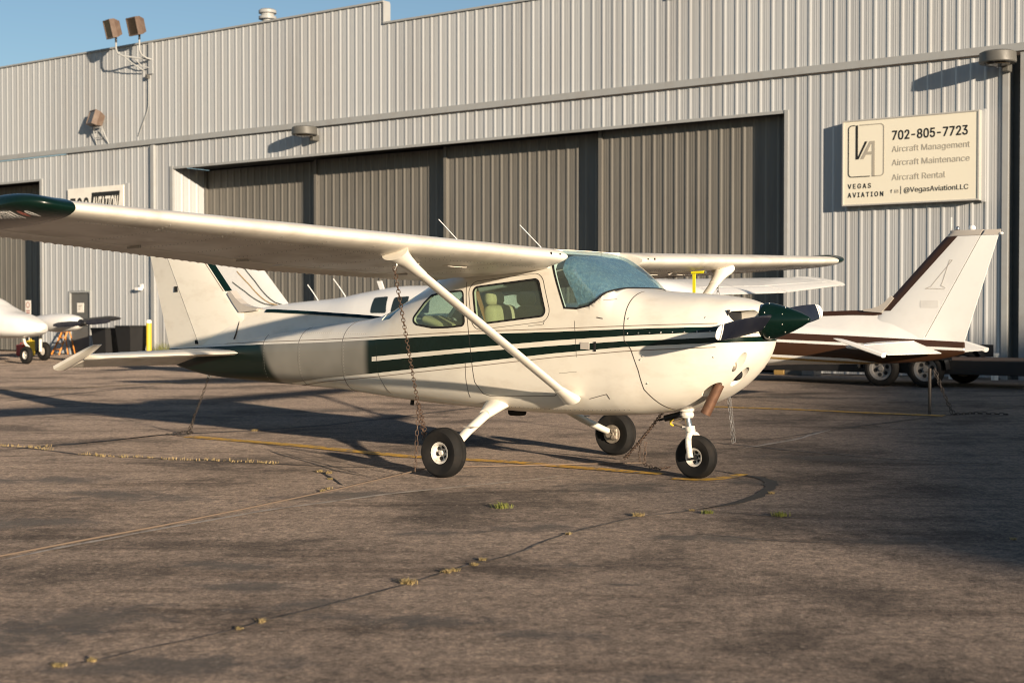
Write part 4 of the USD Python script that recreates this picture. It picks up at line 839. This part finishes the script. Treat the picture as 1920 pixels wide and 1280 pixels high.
PL = (0.23, 12.72, 0.0); PROT = math.degrees(-0.655)
airplane = make_cessna('cream high-wing propeller airplane with dark green stripes, nearest to the camera', PL, PROT,
    dict(body='cream_paint', accent='green_paint', line='pinstripe_paint', tip='green_paint', stripes=green_stripes, full=True, le=.075, droop=20))
airplane_two = make_cessna('white airplane with brown stripes, tail toward the camera, parked in front of the black trailer', (2.18, 22.36, 0.0), 140.0,
    dict(body='white_paint', accent='brown_paint', line='brown_paint', tip='white_paint', stripes=brown_stripes, full=False, le=.17, droop=17, ds=2.2))
fin2 = stage.GetPrimAtPath(str(airplane_two.GetPath()) + '/fin')
# thin bird-like outline and a rubbed-out smudge on the fin of the brown and white airplane (port side)
def fin_mark(polys, m, name, y):
    for pl in polys:
        tm = trimesh.creation.extrude_polygon(pl, .0012, engine='earcut'); v = tm.vertices
        tm = tm.subdivide_to_size(.03); v = tm.vertices; zf = v[:, 1]
        x0 = np.interp(zf, [1.0, 1.40, 1.83, 2.45], [-3.45, -3.87, -4.28, -4.875]); x1 = -4.546 - .561 * (zf - 1.046); q = np.clip((v[:, 0] - x0) / (x1 - x0), 0, 1)
        t_ = (.105 - .02 * (zf - 1)) * np.sqrt(q) * 1.5 * (1 - q * .45) * .6 + .0025
        part(name, trimesh.Trimesh(np.c_[v[:, 0], t_ + .0012 + v[:, 2], zf], tm.faces, process=False), m, fin2)
bird = [[(-4.62, 2.08), (-4.66, 2.08), (-4.40, 1.78), (-4.36, 1.73), (-4.28, 1.70), (-4.40, 1.70), (-4.55, 1.69)], [(-4.62, 2.08), (-4.52, 1.78), (-4.50, 1.74), (-4.56, 1.71)]]
fin_mark([LineString(np.array(b) - [.27, 0]).buffer(.004) for b in bird], 'fairing_plastic', 'fin_emblem', .0485)
fin_mark([sbox(-4.72, 1.46, -4.50, 1.52).buffer(.02)], 'fin_smudge', 'fin_patch', .0505)

# ---- low-wing twins; local frame: x forward from 0 at the nose tip, y to port
TX = [-10.1, -9.5, -8.5, -7.5, -6.2, -5.4, -4.4, -2.6, -1.9, -1.3, -.8, -.35, -.1, 0]
TZB = [1.02, .96, .88, .80, .74, .70, .68, .68, .69, .70, .72, .78, .86, .95]
TZT = [1.20, 1.33, 1.48, 1.58, 1.67, 1.78, 1.88, 1.84, 1.60, 1.42, 1.33, 1.20, 1.09, .98]
TW_ = [.03, .08, .20, .36, .52, .60, .62, .62, .60, .55, .46, .32, .18, .03]
_t = [PchipInterpolator(TX, a) for a in (TZB, TZT, TW_)]
def twin_ring(x, off=0.0, n=56):
    zb, zt, w = [float(g(x)) for g in _t]; a = np.linspace(0, 2 * np.pi, n, endpoint=False) + np.pi / n
    c, s = np.cos(a), np.sin(a); e = 2 / 2.7; zc = zb + (zt - zb) * .42
    return np.c_[np.full(n, x), (w + off) * np.sign(c) * np.abs(c) ** e, zc + np.where(s > 0, zt - zc + off, zc - zb + off) * np.sign(s) * np.abs(s) ** e]
def twin_fus(off): return toman(loft([twin_ring(x, off) for x in np.unique(np.r_[np.linspace(-10.1, 0, 80), TX])]))
T_SKIN = twin_fus(.003) - twin_fus(-.004)
def make_twin(label, loc, rotz, swoosh, dark_wing=False, half=5.0):
    P = thing('twin_airplane', label, 'airplane', loc, rotz)
    body = 'white_paint'
    fu = part('fuselage', totri(twin_fus(0.0)), body, P, 40)
    for s, (a, b) in ((-1, (-3, 0)), (1, (0, 3))):
        for x in (-4.92, -4.40, -3.88):
            part('cabin_window', totri(T_SKIN ^ xz_prism(Polygon([(x, 1.37), (x + .41, 1.37), (x + .38, 1.68), (x + .03, 1.66)]).buffer(-.04).buffer(.04), a, b)), 'twin_glass', P, 40)
        if swoosh: part('cheat_line', totri(T_SKIN ^ xz_prism(sbox(-9.6, 1.16, -.4, 1.19), a, b)), 'green_paint', fu, 40)
    part('windshield', totri(T_SKIN ^ xz_prism(Polygon([(-2.75, 1.80), (-2.45, 1.42), (-1.75, 1.45), (-2.4, 1.76)]), -3, 3)), 'twin_glass', P, 40)
    def fs(x0, x1, z, th): q = np.linspace(0, 1, 11); t_ = th * np.sqrt(q) * (1 - q * .8) + .003; X = x0 + (x1 - x0) * q; return np.r_[np.c_[X, t_, np.full(11, z)], np.c_[X[::-1], -t_[::-1], np.full(11, z)]]
    fl = lambda z: -7.65 - 1.05 * (z - 1.5) if z > 1.5 else -7.65 + 1.6 * (1.5 - z); ft = lambda z: -10.05 - .30 * (z - 1.3)
    fin = part('fin', loft([fs(fl(z), ft(z), z, .10) for z in (1.25, 1.4, 1.5, 1.8, 2.2, 2.55, 2.75)]), body, P, 40)
    if swoosh:
        for k, (m_, dx, zz) in enumerate((('green_paint', 0, 0), ('gold_paint', -.16, -.06), ('green_paint', -.30, -.17))):
            zt = np.linspace(1.52, 2.35 + zz * 2, 14); q = (zt - 1.52) / (2.35 + zz * 2 - 1.52)
            pts = np.c_[-7.78 + dx - 1.15 * q ** .55 - .25 * np.maximum(q - .6, 0), zt]
            for s in (-1, 1):
                pl = LineString(pts).buffer(.011); tm = trimesh.creation.extrude_polygon(pl, .01, engine='earcut'); v = tm.vertices
                zz_ = v[:, 1]; x0 = np.array([fl(z) for z in zz_]); x1 = np.array([ft(z) for z in zz_]); qq = np.clip((v[:, 0] - x0) / (x1 - x0), 0, 1)
                part('fin_swoosh', trimesh.Trimesh(np.c_[v[:, 0], s * (.10 * np.sqrt(qq) * (1 - qq * .8) + .001 + v[:, 2] * .6), zz_], tm.faces, process=False), m_, fin)
    part('nav_beacon', m3_ell((-9.6, 0, 2.80), (.06, .04, .05)), 'red_plastic', fin, True)
    for s in (-1, 1):
        x_, u, l = airfoil(.13, .02); L = np.r_[np.c_[x_, u], np.c_[x_[::-1], l[::-1]][1:-1]]
        rg = []
        for y in (.3, .6, 1.9, half - .6, half - .2, half - .05, half):
            c = np.interp(y, [0, half], [1.9, 1.1]) * (1 if y < half - .01 else .5); k = 1 if y < half - .1 else (.75 if y < half - .01 else .2)
            rg.append(np.c_[-2.2 - .12 * y - L[:, 0] * c, np.full(len(L), s * y), .78 + .095 * y + L[:, 1] * c * k])
        part('wing', loft(rg), 'bin_plastic' if dark_wing and s > 0 else body, P, 40)
        yn = 1.85; zn = 1.10
        nc = []
        for x, w, h in ((-.95, .05, .05), (-1.0, .14, .13), (-1.15, .24, .20), (-1.5, .31, .25), (-2.1, .33, .27), (-2.8, .28, .22), (-3.4, .16, .12), (-3.8, .03, .03)):
            a = np.linspace(0, 2 * np.pi, 24, endpoint=False); nc.append(np.c_[np.full(24, x), s * yn + w * np.cos(a), zn + h * np.sin(a)])
        na = part('engine_nacelle', loft(nc), body, P, 40)
        part('spinner', lathe([(0, -.98), (.11, -.98), (.09, -.88), (.05, -.78), (0, -.72)], 'x', 20, (0, s * yn, zn)), 'black_metal', na, 40)
        for q in (0.06, math.pi + .06):
            bl = loft([np.array([(-.90, s * yn, zn)]) + np.c_[th * np.sin(np.linspace(0, 2 * np.pi, 12, endpoint=False)), r_ * math.cos(q) + w_ * np.cos(np.linspace(0, 2 * np.pi, 12, endpoint=False)) * -math.sin(q), r_ * math.sin(q) + w_ * np.cos(np.linspace(0, 2 * np.pi, 12, endpoint=False)) * math.cos(q)] for r_, w_, th in ((.06, .05, .03), (.4, .075, .018), (.8, .065, .012), (.95, .03, .008))])
            part('propeller_blade', bl, 'prop_black', na, 60)
        part('main_gear_leg', cyl((-2.9, s * yn, .95), (-2.9, s * yn, .26), .045), 'wheel_white', P, 40)
        wheel(P, 'main_wheel', (-2.9, s * (yn + .12), .27), .27, .16, .11, s)
        rg = [np.c_[-8.75 - .2 * y - L[:, 0] * (.8 - .2 * y), np.full(len(L), s * y), 1.12 + L[:, 1] * (.8 - .2 * y)] for y in (.05, .7, 1.2, 1.3)]
        part('stabilizer', loft(rg), body, P, 40)
    part('nose_gear_leg', tube(resample([(-.95, 0, .74), (-.88, 0, .55), (-.86, .10, .45), (-.82, .11, .23)], .05), .035), 'wheel_white', P, 40)
    wheel(P, 'nose_wheel', (-.82, 0, .24), .24, .14, .10, -1)
    for x, h in ((-6.75, .30), (-6.0, .34)):
        part('whip_antenna', tube(np.array([(x, -.12, float(_t[1](x)) - .02), (x - .5 * h, -.12, float(_t[1](x)) + .5 * h), (x - h, -.12, float(_t[1](x)) + h)]), .010, 6), 'white_paint', P)
    part('blade_antenna', loft([np.array([(x0, .01, z), (x0 - .12, .01, z), (x0 - .12, -.01, z), (x0, -.01, z)]) for x0, z in ((-5.1, 1.80), (-5.18, 1.98))]), 'white_paint', P)
    return P
hd = np.array([math.cos(-0.655), math.sin(-0.655)])
make_twin('white twin airplane with green and gold swooshes on its fin, behind the nearest airplane', (-4.43 + 7.65 * hd[0], 28.5 + 7.65 * hd[1], 0), PROT, True)
make_twin('white twin airplane with dark wing, cut off by the left edge', (-12.5, 38.0, 0), PROT, False, True, 4.6)

# ---- flatbed trailer beside the hangar wall
tr = thing('trailer', 'black tandem-axle flatbed trailer behind the brown and white airplane', 'trailer', (7.30, 26.45, 0), HROT)
part('deck', box(-3.4, 2.7, .16, 1.90, .47, .52), 'wood_deck', tr)
for y in (.12, 1.90): part('side_rail', rbox(-3.45, 2.75, y - .05, y + .05, .25, .51, .01), 'black_metal', tr)
for x in (-3.4, -1.5, 0, 1.4, 2.7): part('cross_beam', box(x - .05, x + .05, .17, 1.85, .30, .45), 'black_metal', tr)
part('tongue', cat_(tube([(2.7, .3, .38), (4.3, 1.0, .38)], .06, 4), tube([(2.7, 1.75, .38), (4.3, 1.05, .38)], .06, 4)), 'black_metal', tr)
part('jack', cat_(cyl((3.1, .42, .05), (3.1, .42, .95), .035), cyl((3.1, .42, .9), (3.1, .25, .9), .02)), 'black_metal', tr); part('reflector', box(2.76, 2.80, .08, .16, .38, .50), 'red_plastic', tr)
part('maker_plate', box(-.95, -.75, .062, .068, .36, .395), 'wheel_grey', tr)
for y, s in ((-.02, -1), (2.05, 1)):
    for x in (-.43, .43): wheel(tr, 'trailer_wheel', (x, y, .335), .335, .20, .205, s, ('tyre_rubber', 'wheel_grey'))
    a = np.linspace(0, np.pi, 15); pl = [(-.43 + .41 * math.cos(t_), .34 + .40 * math.sin(t_)) for t_ in a[6:]][::-1] ; pr = [(.43 + .41 * math.cos(t_), .34 + .40 * math.sin(t_)) for t_ in a[:9]][::-1]
    part('fender_skirt', box(-.95, .95, y - .14 * (1 if s < 0 else -1) - .006, y - .14 * (1 if s < 0 else -1) + .006, .52, .76), 'black_metal', tr); path = np.array(pl + pr); v_ = loft([np.array([(x, y - .13, z), (x, y + .13, z), (x, y + .13, z + .015), (x, y - .13, z + .015)]) for x, z in path]); part('fender', v_, 'black_metal', tr, 40)

# ---- off the right edge: the low hangar row whose roof edge throws the long evening shadow over the right of the apron
lo = thing('hangar', 'tall grey hangar far beyond the right edge of the photograph', 'hangar', (0, 0, 0))
fp = [np.array(q) for q in ((38.8, -55.4), (46, -27), (66, -32), (58.8, -60.4))]
def wall_q(p, q, z0, z1): return (np.array([[*p, z0], [*q, z0], [*q, z1], [*p, z1]]), np.array([[0, 1, 2], [0, 2, 3]]))
for i in range(4):
    p, q = fp[i], fp[(i + 1) % 4]; nseg = 8 if i in (0, 2) else 4
    for k in range(nseg): part('wall_panel', wall_q(p + (q - p) * k / nseg, p + (q - p) * (k + .985) / nseg, 0, 12.4), 'wall_metal', lo)
part('roof', loft([np.array([[*q, 12.4] for q in fp]), np.array([[*(q * .995 + np.array([52, -44]) * .005), 12.7] for q in fp])]), 'trim_metal', lo)

# ------------------------------------------------------------------ chains and cables
def link(l=.046, w=.026, r=.0034):
    a = np.linspace(0, 2 * np.pi, 12, endpoint=False); sx = np.where(np.cos(a) > 0, 1, -1) * (l - w) / 2
    pts = np.c_[sx + w / 2 * np.cos(a), w / 2 * np.sin(a), 0 * a]; rings = []
    for i in range(12):
        t = pts[(i + 1) % 12] - pts[i - 1]; t /= np.linalg.norm(t); s = np.array([0, 0, 1.0]); b = np.cross(t, s)
        q = np.linspace(0, 2 * np.pi, 5, endpoint=False); rings.append(pts[i] + r * (np.cos(q)[:, None] * s + np.sin(q)[:, None] * b))
    v = np.array(rings).reshape(-1, 3); f = grid_faces(12, 5)
    for j in range(5): k = (j + 1) % 5; f += [[55 + j, 55 + k, k], [55 + j, k, j]]
    return trimesh.Trimesh(v, np.array(f), process=False)
LK = link()
def chain(*paths, pitch=.038, lk=LK, jig=.12, seed=0):
    r = np.random.default_rng(seed); out = []
    for pth in paths:
        p = resample(pth, pitch); n = len(p)
        for i in range(n - 1):
            d = p[i + 1] - p[i]; d /= np.linalg.norm(d); u = np.array([0, 0, 1.0]) if abs(d[2]) < .95 else np.array([1.0, 0, 0]); s = np.cross(d, u); s /= np.linalg.norm(s); b = np.cross(s, d)
            a = (i % 2) * math.pi / 2 + r.normal(0, jig) + .4; M4 = np.eye(4); M4[:3, 0] = d; M4[:3, 1] = math.cos(a) * s + math.sin(a) * b; M4[:3, 2] = np.cross(d, M4[:3, 1]); M4[:3, 3] = (p[i] + p[i + 1]) / 2
            out.append(place(lk, M4))
    return cat_(*out)
ca, sa = math.cos(-0.655), math.sin(-0.655)
def LW(x, y, z): return np.array([PL[0] + x * ca - y * sa, PL[1] + x * sa + y * ca, z])
def sag(p, q, s, n=14): t = np.linspace(0, 1, n)[:, None]; return np.asarray(p) * (1 - t) + np.asarray(q) * t - np.c_[0 * t, 0 * t, 4 * s * t * (1 - t)]
def g3(px, py, z=.012): return np.r_[ground(px, py)[:2], z]
A = LW(.50, -2.45, 1.70); Bq = g3(806, 882); mid = A + (Bq - A) * .64
t = thing('tie_down_chain', 'rusty tie-down chain from the near wing strut past the near main wheel', 'chain')
part('links', chain(sag(A, Bq, .02), [mid, mid + [-.01, .01, -.2], mid + [-.03, .02, -.56]], [mid + [.004, .01, 0], Bq + [.03, .03, .02]], seed=1), 'chain_steel', t, 60)
part('hook', tube(resample([A + [0, 0, .06], A + [.02, 0, .02], A + [0, 0, -.02]], .01), .006), 'steel', t)
A2 = LW(-4.43, 0, .70); B2 = g3(350, 816)
t = thing('tie_down_chain', 'dark tie-down chain from the green tail cone to the apron', 'chain')
part('links', chain(sag(A2, B2, .03), sag(A2 * .35 + B2 * .65, B2 + [.03, .02, 0], .02), [B2, g3(338, 818), g3(325, 816), g3(310, 817)], [B2, g3(362, 812), g3(345, 811), g3(330, 813)], seed=2), 'chain_dark', t, 60)
part('tail_ring', lathe([(.02, -.004), (.028, -.004), (.028, .004), (.02, .004)], 'y', 16, LW(-4.43, 0, .695)), 'steel', t)
t = thing('tie_down_chain', 'doubled grey chain hanging from the far wing, right of the nose wheel', 'chain')
A3, B3 = LW(.44, 2.45, 1.70), LW(.63, 2.45, .06)
part('links', chain(sag(A3, B3, 0), [A3 * .45 + B3 * .55 + [.012, .01, 0], B3 + [.02, .015, .01]], seed=3), 'wheel_grey', t, 60)
A4, B4 = LW(1.318, 0, .55), g3(1170, 862)
t = thing('tie_down_chain', 'rusty chain from the nose gear down to the apron by the far main wheel', 'chain')
m4 = A4 * .42 + B4 * .58
part('links', chain(sag(A4, B4, .015), [m4 * .6 + B4 * .4, B4 + [.03, .02, .01]], [m4, g3(1199, 872, .03)], [m4 + [.05, -.02, -.02], g3(1208, 876, .03), g3(1220, 878), g3(1235, 881), g3(1256, 878)], seed=4), 'chain_steel', t, 60)
t = thing('tie_down_chain', 'dark chain and rod from the brown-striped tail to the apron, in front of the trailer', 'chain')
h2 = np.array([math.cos(math.radians(140)), math.sin(math.radians(140))]); tail2 = np.r_[np.array([2.18, 22.36]) - 4.43 * h2, .70]
gp = g3(1743, 776)
part('rod', cyl(np.r_[gp[:2] + [0, .0], 0], np.r_[gp[:2], .62], .022), 'chain_dark', t)
part('links', chain(sag(np.r_[gp[:2] + [.05, 0], .60], g3(1790, 778), .03), sag(np.r_[gp[:2] + [.10, .1], .62], g3(1785, 777), .02), [g3(1788, 778), g3(1830, 776), g3(1890, 778)], pitch=.05, lk=link(.06, .034, .0055), seed=5), 'chain_dark', t, 60)
top('ground_cable', tube(resample([g3(-20, 1049, .01), g3(150, 1016, .01), g3(300, 988, .01), g3(460, 956, .012), g3(640, 918, .013), g3(800, 881.5, .02), g3(806, 880, .02), g3(880, 877.5, .015), g3(1040, 873, .012), g3(1210, 869, .01)], .15), .006, 6), 'cable_steel', 'thin rusty steel cable lying along the apron beside the near main wheel', 'cable', smooth=60)

# ------------------------------------------------------------------ things along the hangar wall
def wall_px(px, e, py=600):
    """hangar coordinates (u, z) of the point seen at a pixel, e metres in front of the wall"""
    d = np.array([0, math.cos(PITCH), -math.sin(PITCH)]) + (px - 960) / 2667 * np.array([1, 0, 0]) - (py - 640) / 2667 * np.array([0, math.sin(PITCH), math.cos(PITCH)])
    o = np.array([0, 0, CAM_H]); k = (D_W - e - NW @ o) / (NW @ d); Q = o + k * d; return Q @ TW, Q[2]
u, z = wall_px(279, .7, 599)
b = thing('bollard', 'yellow steel bollard with pale cap left of the fin', 'bollard', hang(u, .7, 0), HROT)
part('post', cyl((0, 0, 0), (0, 0, z - .10), .085, 20), 'bollard_yellow', b, 40); part('cap', lathe([(0, z), (.06, z - .01), (.086, z - .05), (.086, z - .11), (0, z - .11)], 'z', 20), 'sign_white', b, 40)
def wheelie(px, e, top_py, lab, lid_tilt=0):
    u, z = wall_px(px, e, top_py); B = thing('wheeled_bin', lab, 'bin', hang(u, e, 0), HROT, None)
    part('body', loft([np.array([(-.28, -.30, .08), (.28, -.30, .08), (.28, .26, .08), (-.28, .26, .08)]), np.array([(-.36, -.38, z - .06), (.36, -.38, z - .06), (.36, .34, z - .06), (-.36, .34, z - .06)])]), 'bin_plastic', B)
    part('lid', rbox(-.38, .38, -.40, .38, z - .06, z, .02), 'bin_plastic', B, 30)
    for x in (-.27, .27): part('wheel', cyl((x - .03, .24, .11), (x + .03, .24, .11), .11, 16), 'tyre_rubber', B)
    part('handle', cyl((-.30, .40, z - .03), (.30, .40, z - .03), .016), 'bin_plastic', B)
wheelie(202, .75, 614, 'black wheeled bin beside the entry door, left of two'); wheelie(248, .75, 610, 'black wheeled bin beside the yellow bollard, right of two')
u, z = wall_px(54, 1.3, 563)
b = thing('parking_sign', 'small white notice with red lettering on a thin post at the left', 'sign', hang(u, 1.3, 0), HROT)
part('post', cyl((0, 0, 0), (0, 0, z - .02), .022), 'trim_metal', b); part('plate', box(-.15, .15, -.035, -.025, z - .55, z), 'sign_white', b)
rg_ = lathe([(.075, 0), (.10, 0), (.10, .004), (.075, .004)], 'y', 24, (0, -.042, z - .15)); part('ring_mark', rg_, 'letter_red', b)
for k, zz in enumerate((.32, .39, .46)): part('text_line', box(-.10, .10, -.039, -.035, z - zz - .04, z - zz), 'letter_red', b)
u, _ = wall_px(115, .5); ht = wall_px(115, .5, 616)[1]
b = thing('step_ladder', 'orange step ladder leaning by the entry door', 'ladder', hang(u, .5, 0), HROT)
for s in (-1, 1):
    part('rail', tube([(s * .20, -.25, .0), (s * .13, .18, ht)], .03, 4), 'orange_paint', b); part('rear_rail', tube([(s * .20, .40, .0), (s * .13, .20, ht)], .025, 4), 'orange_paint', b)
for k in range(4): q = .2 + .22 * k; part('tread', box(-.18 + .04 * q, .18 - .04 * q, -.25 + .43 * q - .05, -.25 + .43 * q + .05, q * ht, q * ht + .03), 'orange_paint', b)
for px, e, w, h, m_, nm, lab, c_ in ((41, 2.0, .34, .36, 'red_plastic', 'fuel_can', 'red fuel can on the apron under the left twin airplane', 'fuel can'), (57, 1.9, .17, .50, 'bollard_yellow', 'storage_box', 'yellow storage box on the apron under the left twin airplane', 'box')):
    u, _ = wall_px(px, e); b = thing(nm, lab, c_, hang(u, e, 0), HROT)
    part('body', rbox(-w / 2, w / 2, -.12, .12, 0, h, .03), m_, b, 30); part('handle', tube(resample([(-w * .3, 0, h - .01), (-w * .2, 0, h + .05), (w * .2, 0, h + .05), (w * .3, 0, h - .01)], .03), .012), m_, b)
    if 'can' in nm: part('spout', cyl((w * .35, 0, h - .02), (w * .5, 0, h + .10), .018), 'bollard_yellow', b)
for px, e, w, h, m_, nm, lab, c_ in ((1468, .5, .26, .26, 'gold_paint', 'storage_crate', 'small yellow crate at the wall behind the trailer', 'crate'), (1495, .5, .42, .28, 'lamp_grey', 'storage_crate', 'dark grey crate at the wall behind the trailer, between yellow and light crates', 'crate'), (1522, .5, .30, .28, 'wheel_grey', 'storage_crate', 'light grey crate at the wall behind the trailer', 'crate'), (1785, .35, .12, .75, 'sign_white', 'pipe_stub', 'white pipe stub by the wall behind the trailer wheels', 'pipe'), (1866, .35, .14, .5, 'sign_white', 'pipe_stub', 'short white pipe by the wall right of the trailer wheels', 'pipe')):
    u, _ = wall_px(px, e)
    if 'pipe' in nm:
        b = thing(nm, lab, c_, hang(u, e, 0), HROT); part('pipe', cyl((0, 0, 0), (0, 0, h), w / 2, 14), m_, b); part('cap', cyl((0, 0, h), (0, 0, h + .05), w * .6, 14), m_, b)
    else:
        b = thing(nm, lab, c_, hang(u, e, 0), HROT); part('body', rbox(-w / 2, w / 2, -.2, .2, 0, h * .85, .02), m_, b, 30); part('lid', rbox(-w / 2 - .015, w / 2 + .015, -.215, .215, h * .86, h, .02), m_, b, 30)

# ------------------------------------------------------------------ weeds in the cracks
def tuft(seed, r, h, n=60, spread=1.0):
    g = np.random.default_rng(seed); V, F = [], []
    for k in range(n):
        a = g.uniform(0, 2 * np.pi); p = g.normal(0, r * .35, 2); l = h * g.uniform(.45, 1.1); w = g.uniform(.0012, .0026); out = np.array([math.cos(a), math.sin(a)]) * l * g.uniform(.3, 1.0) * spread
        s = np.array([-math.sin(a), math.cos(a), 0]) * w; b0 = np.r_[p, 0]; b1 = np.r_[p + out * .45, l * .75]; b2 = np.r_[p + out, l * g.uniform(.55, 1.0)]; i = len(V)
        V += [b0 - s, b0 + s, b1 - s, b1 + s, b2]; F += [[i, i + 1, i + 3], [i, i + 3, i + 2], [i + 2, i + 3, i + 4]]
    return np.array(V), np.array(F)
WT = [(765, 1095, 1.2), (838, 1074, .8), (853, 1071, .8), (889, 1060, .7), (906, 1051, .7), (490, 1167, .7), (447, 1180, .5), (172, 1240, .6), (110, 1250, .7), (1066, 1002, .6), (1197, 968, 1.1), (600, 885, .9), (616, 888, 1.0), (620, 899, .7), (606, 922, .8), (616, 917, .7), (1298, 958, .6), (1900, 1012, .6), (1447, 926, .8), (478, 808, 1.2)]
for i, (px, py, sc) in enumerate(WT):
    v, f = tuft(100 + i, .040 * sc, .024 * sc, int(110 * sc), 2.2)
    lab = {765: 'largest dry yellow weed tuft on the long foreground crack', 1197: 'dry weed tuft in the crack just behind the wide dark crack', 1066: 'tiny dry weed tuft at the bend of the long crack', 478: 'low dry weed on the dark seam beside the start of the yellow line', 1900: 'tiny dry weed alone at the right edge of the apron', 1447: 'yellow-green weed on the bend of the wide dark crack', 490: 'dry weed tuft beside the dark stain in the foreground', 1298: 'small dry weed where the long crack meets the wide dark crack'}.get(px)
    if lab: grp = None
    elif px in (600, 616, 620, 606): lab, grp = 'dry weed tuft on the short crack left of the near main wheel', 'weeds on the short crack'
    else: lab, grp = 'small dry yellow weed tuft along the long foreground crack', 'dry weed tufts along the foreground crack'
    top('weed_tuft', (v, f), 'dry_grass', lab, 'weed', grp, loc=[*ground(px, py)[:2], .003])
for i, (px, py, sc, lab) in enumerate(((941, 953, 1.2, 'low green weed alone on the apron below the near main wheel'), (1327, 963, .7, 'small green weed on the wide dark crack ahead of the nose wheel'), (1462, 968, .9, 'green weed on the thin crack right of the wide dark crack'))):
    v, f = tuft(200 + i, .07 * sc, .04 * sc, 90, 1.4); top('green_weed', (v, f), 'green_grass', lab, 'weed', loc=[*ground(px, py)[:2], .003])
V, F, n0 = [], [], 0; g = np.random.default_rng(5)
for seg, dens in (([(0, 836), (60, 840), (100, 845)], 26), ([(60, 838), (95, 838)], 20), ([(150, 852), (200, 857), (260, 858), (330, 862), (400, 864), (460, 867), (518, 870)], 30)):
    for p in resample([ground(*q)[:2] for q in seg], .025):
        if g.random() < .22: continue
        v, f = tuft(int(g.integers(1e6)), .03, .035 * g.uniform(.5, 1.3), 5); V.append(v + np.r_[p + g.normal(0, .02, 2), .003]); F.append(f + n0); n0 += len(v)
top('crack_grass', (np.vstack(V), np.vstack(F)), 'dry_grass', 'strip of low yellow-green grass along the crack left of the near wheel', 'grass', kind='stuff')
u, _ = wall_px(305, .35); v, f = tuft(77, .35, .55, 260, .5); v = v * [1.3, 1, 1]
top('wall_weed', (v, f), 'green_grass', 'leafy green weed against the hangar wall behind the fin', 'weed', loc=hang(u, .35, 0))
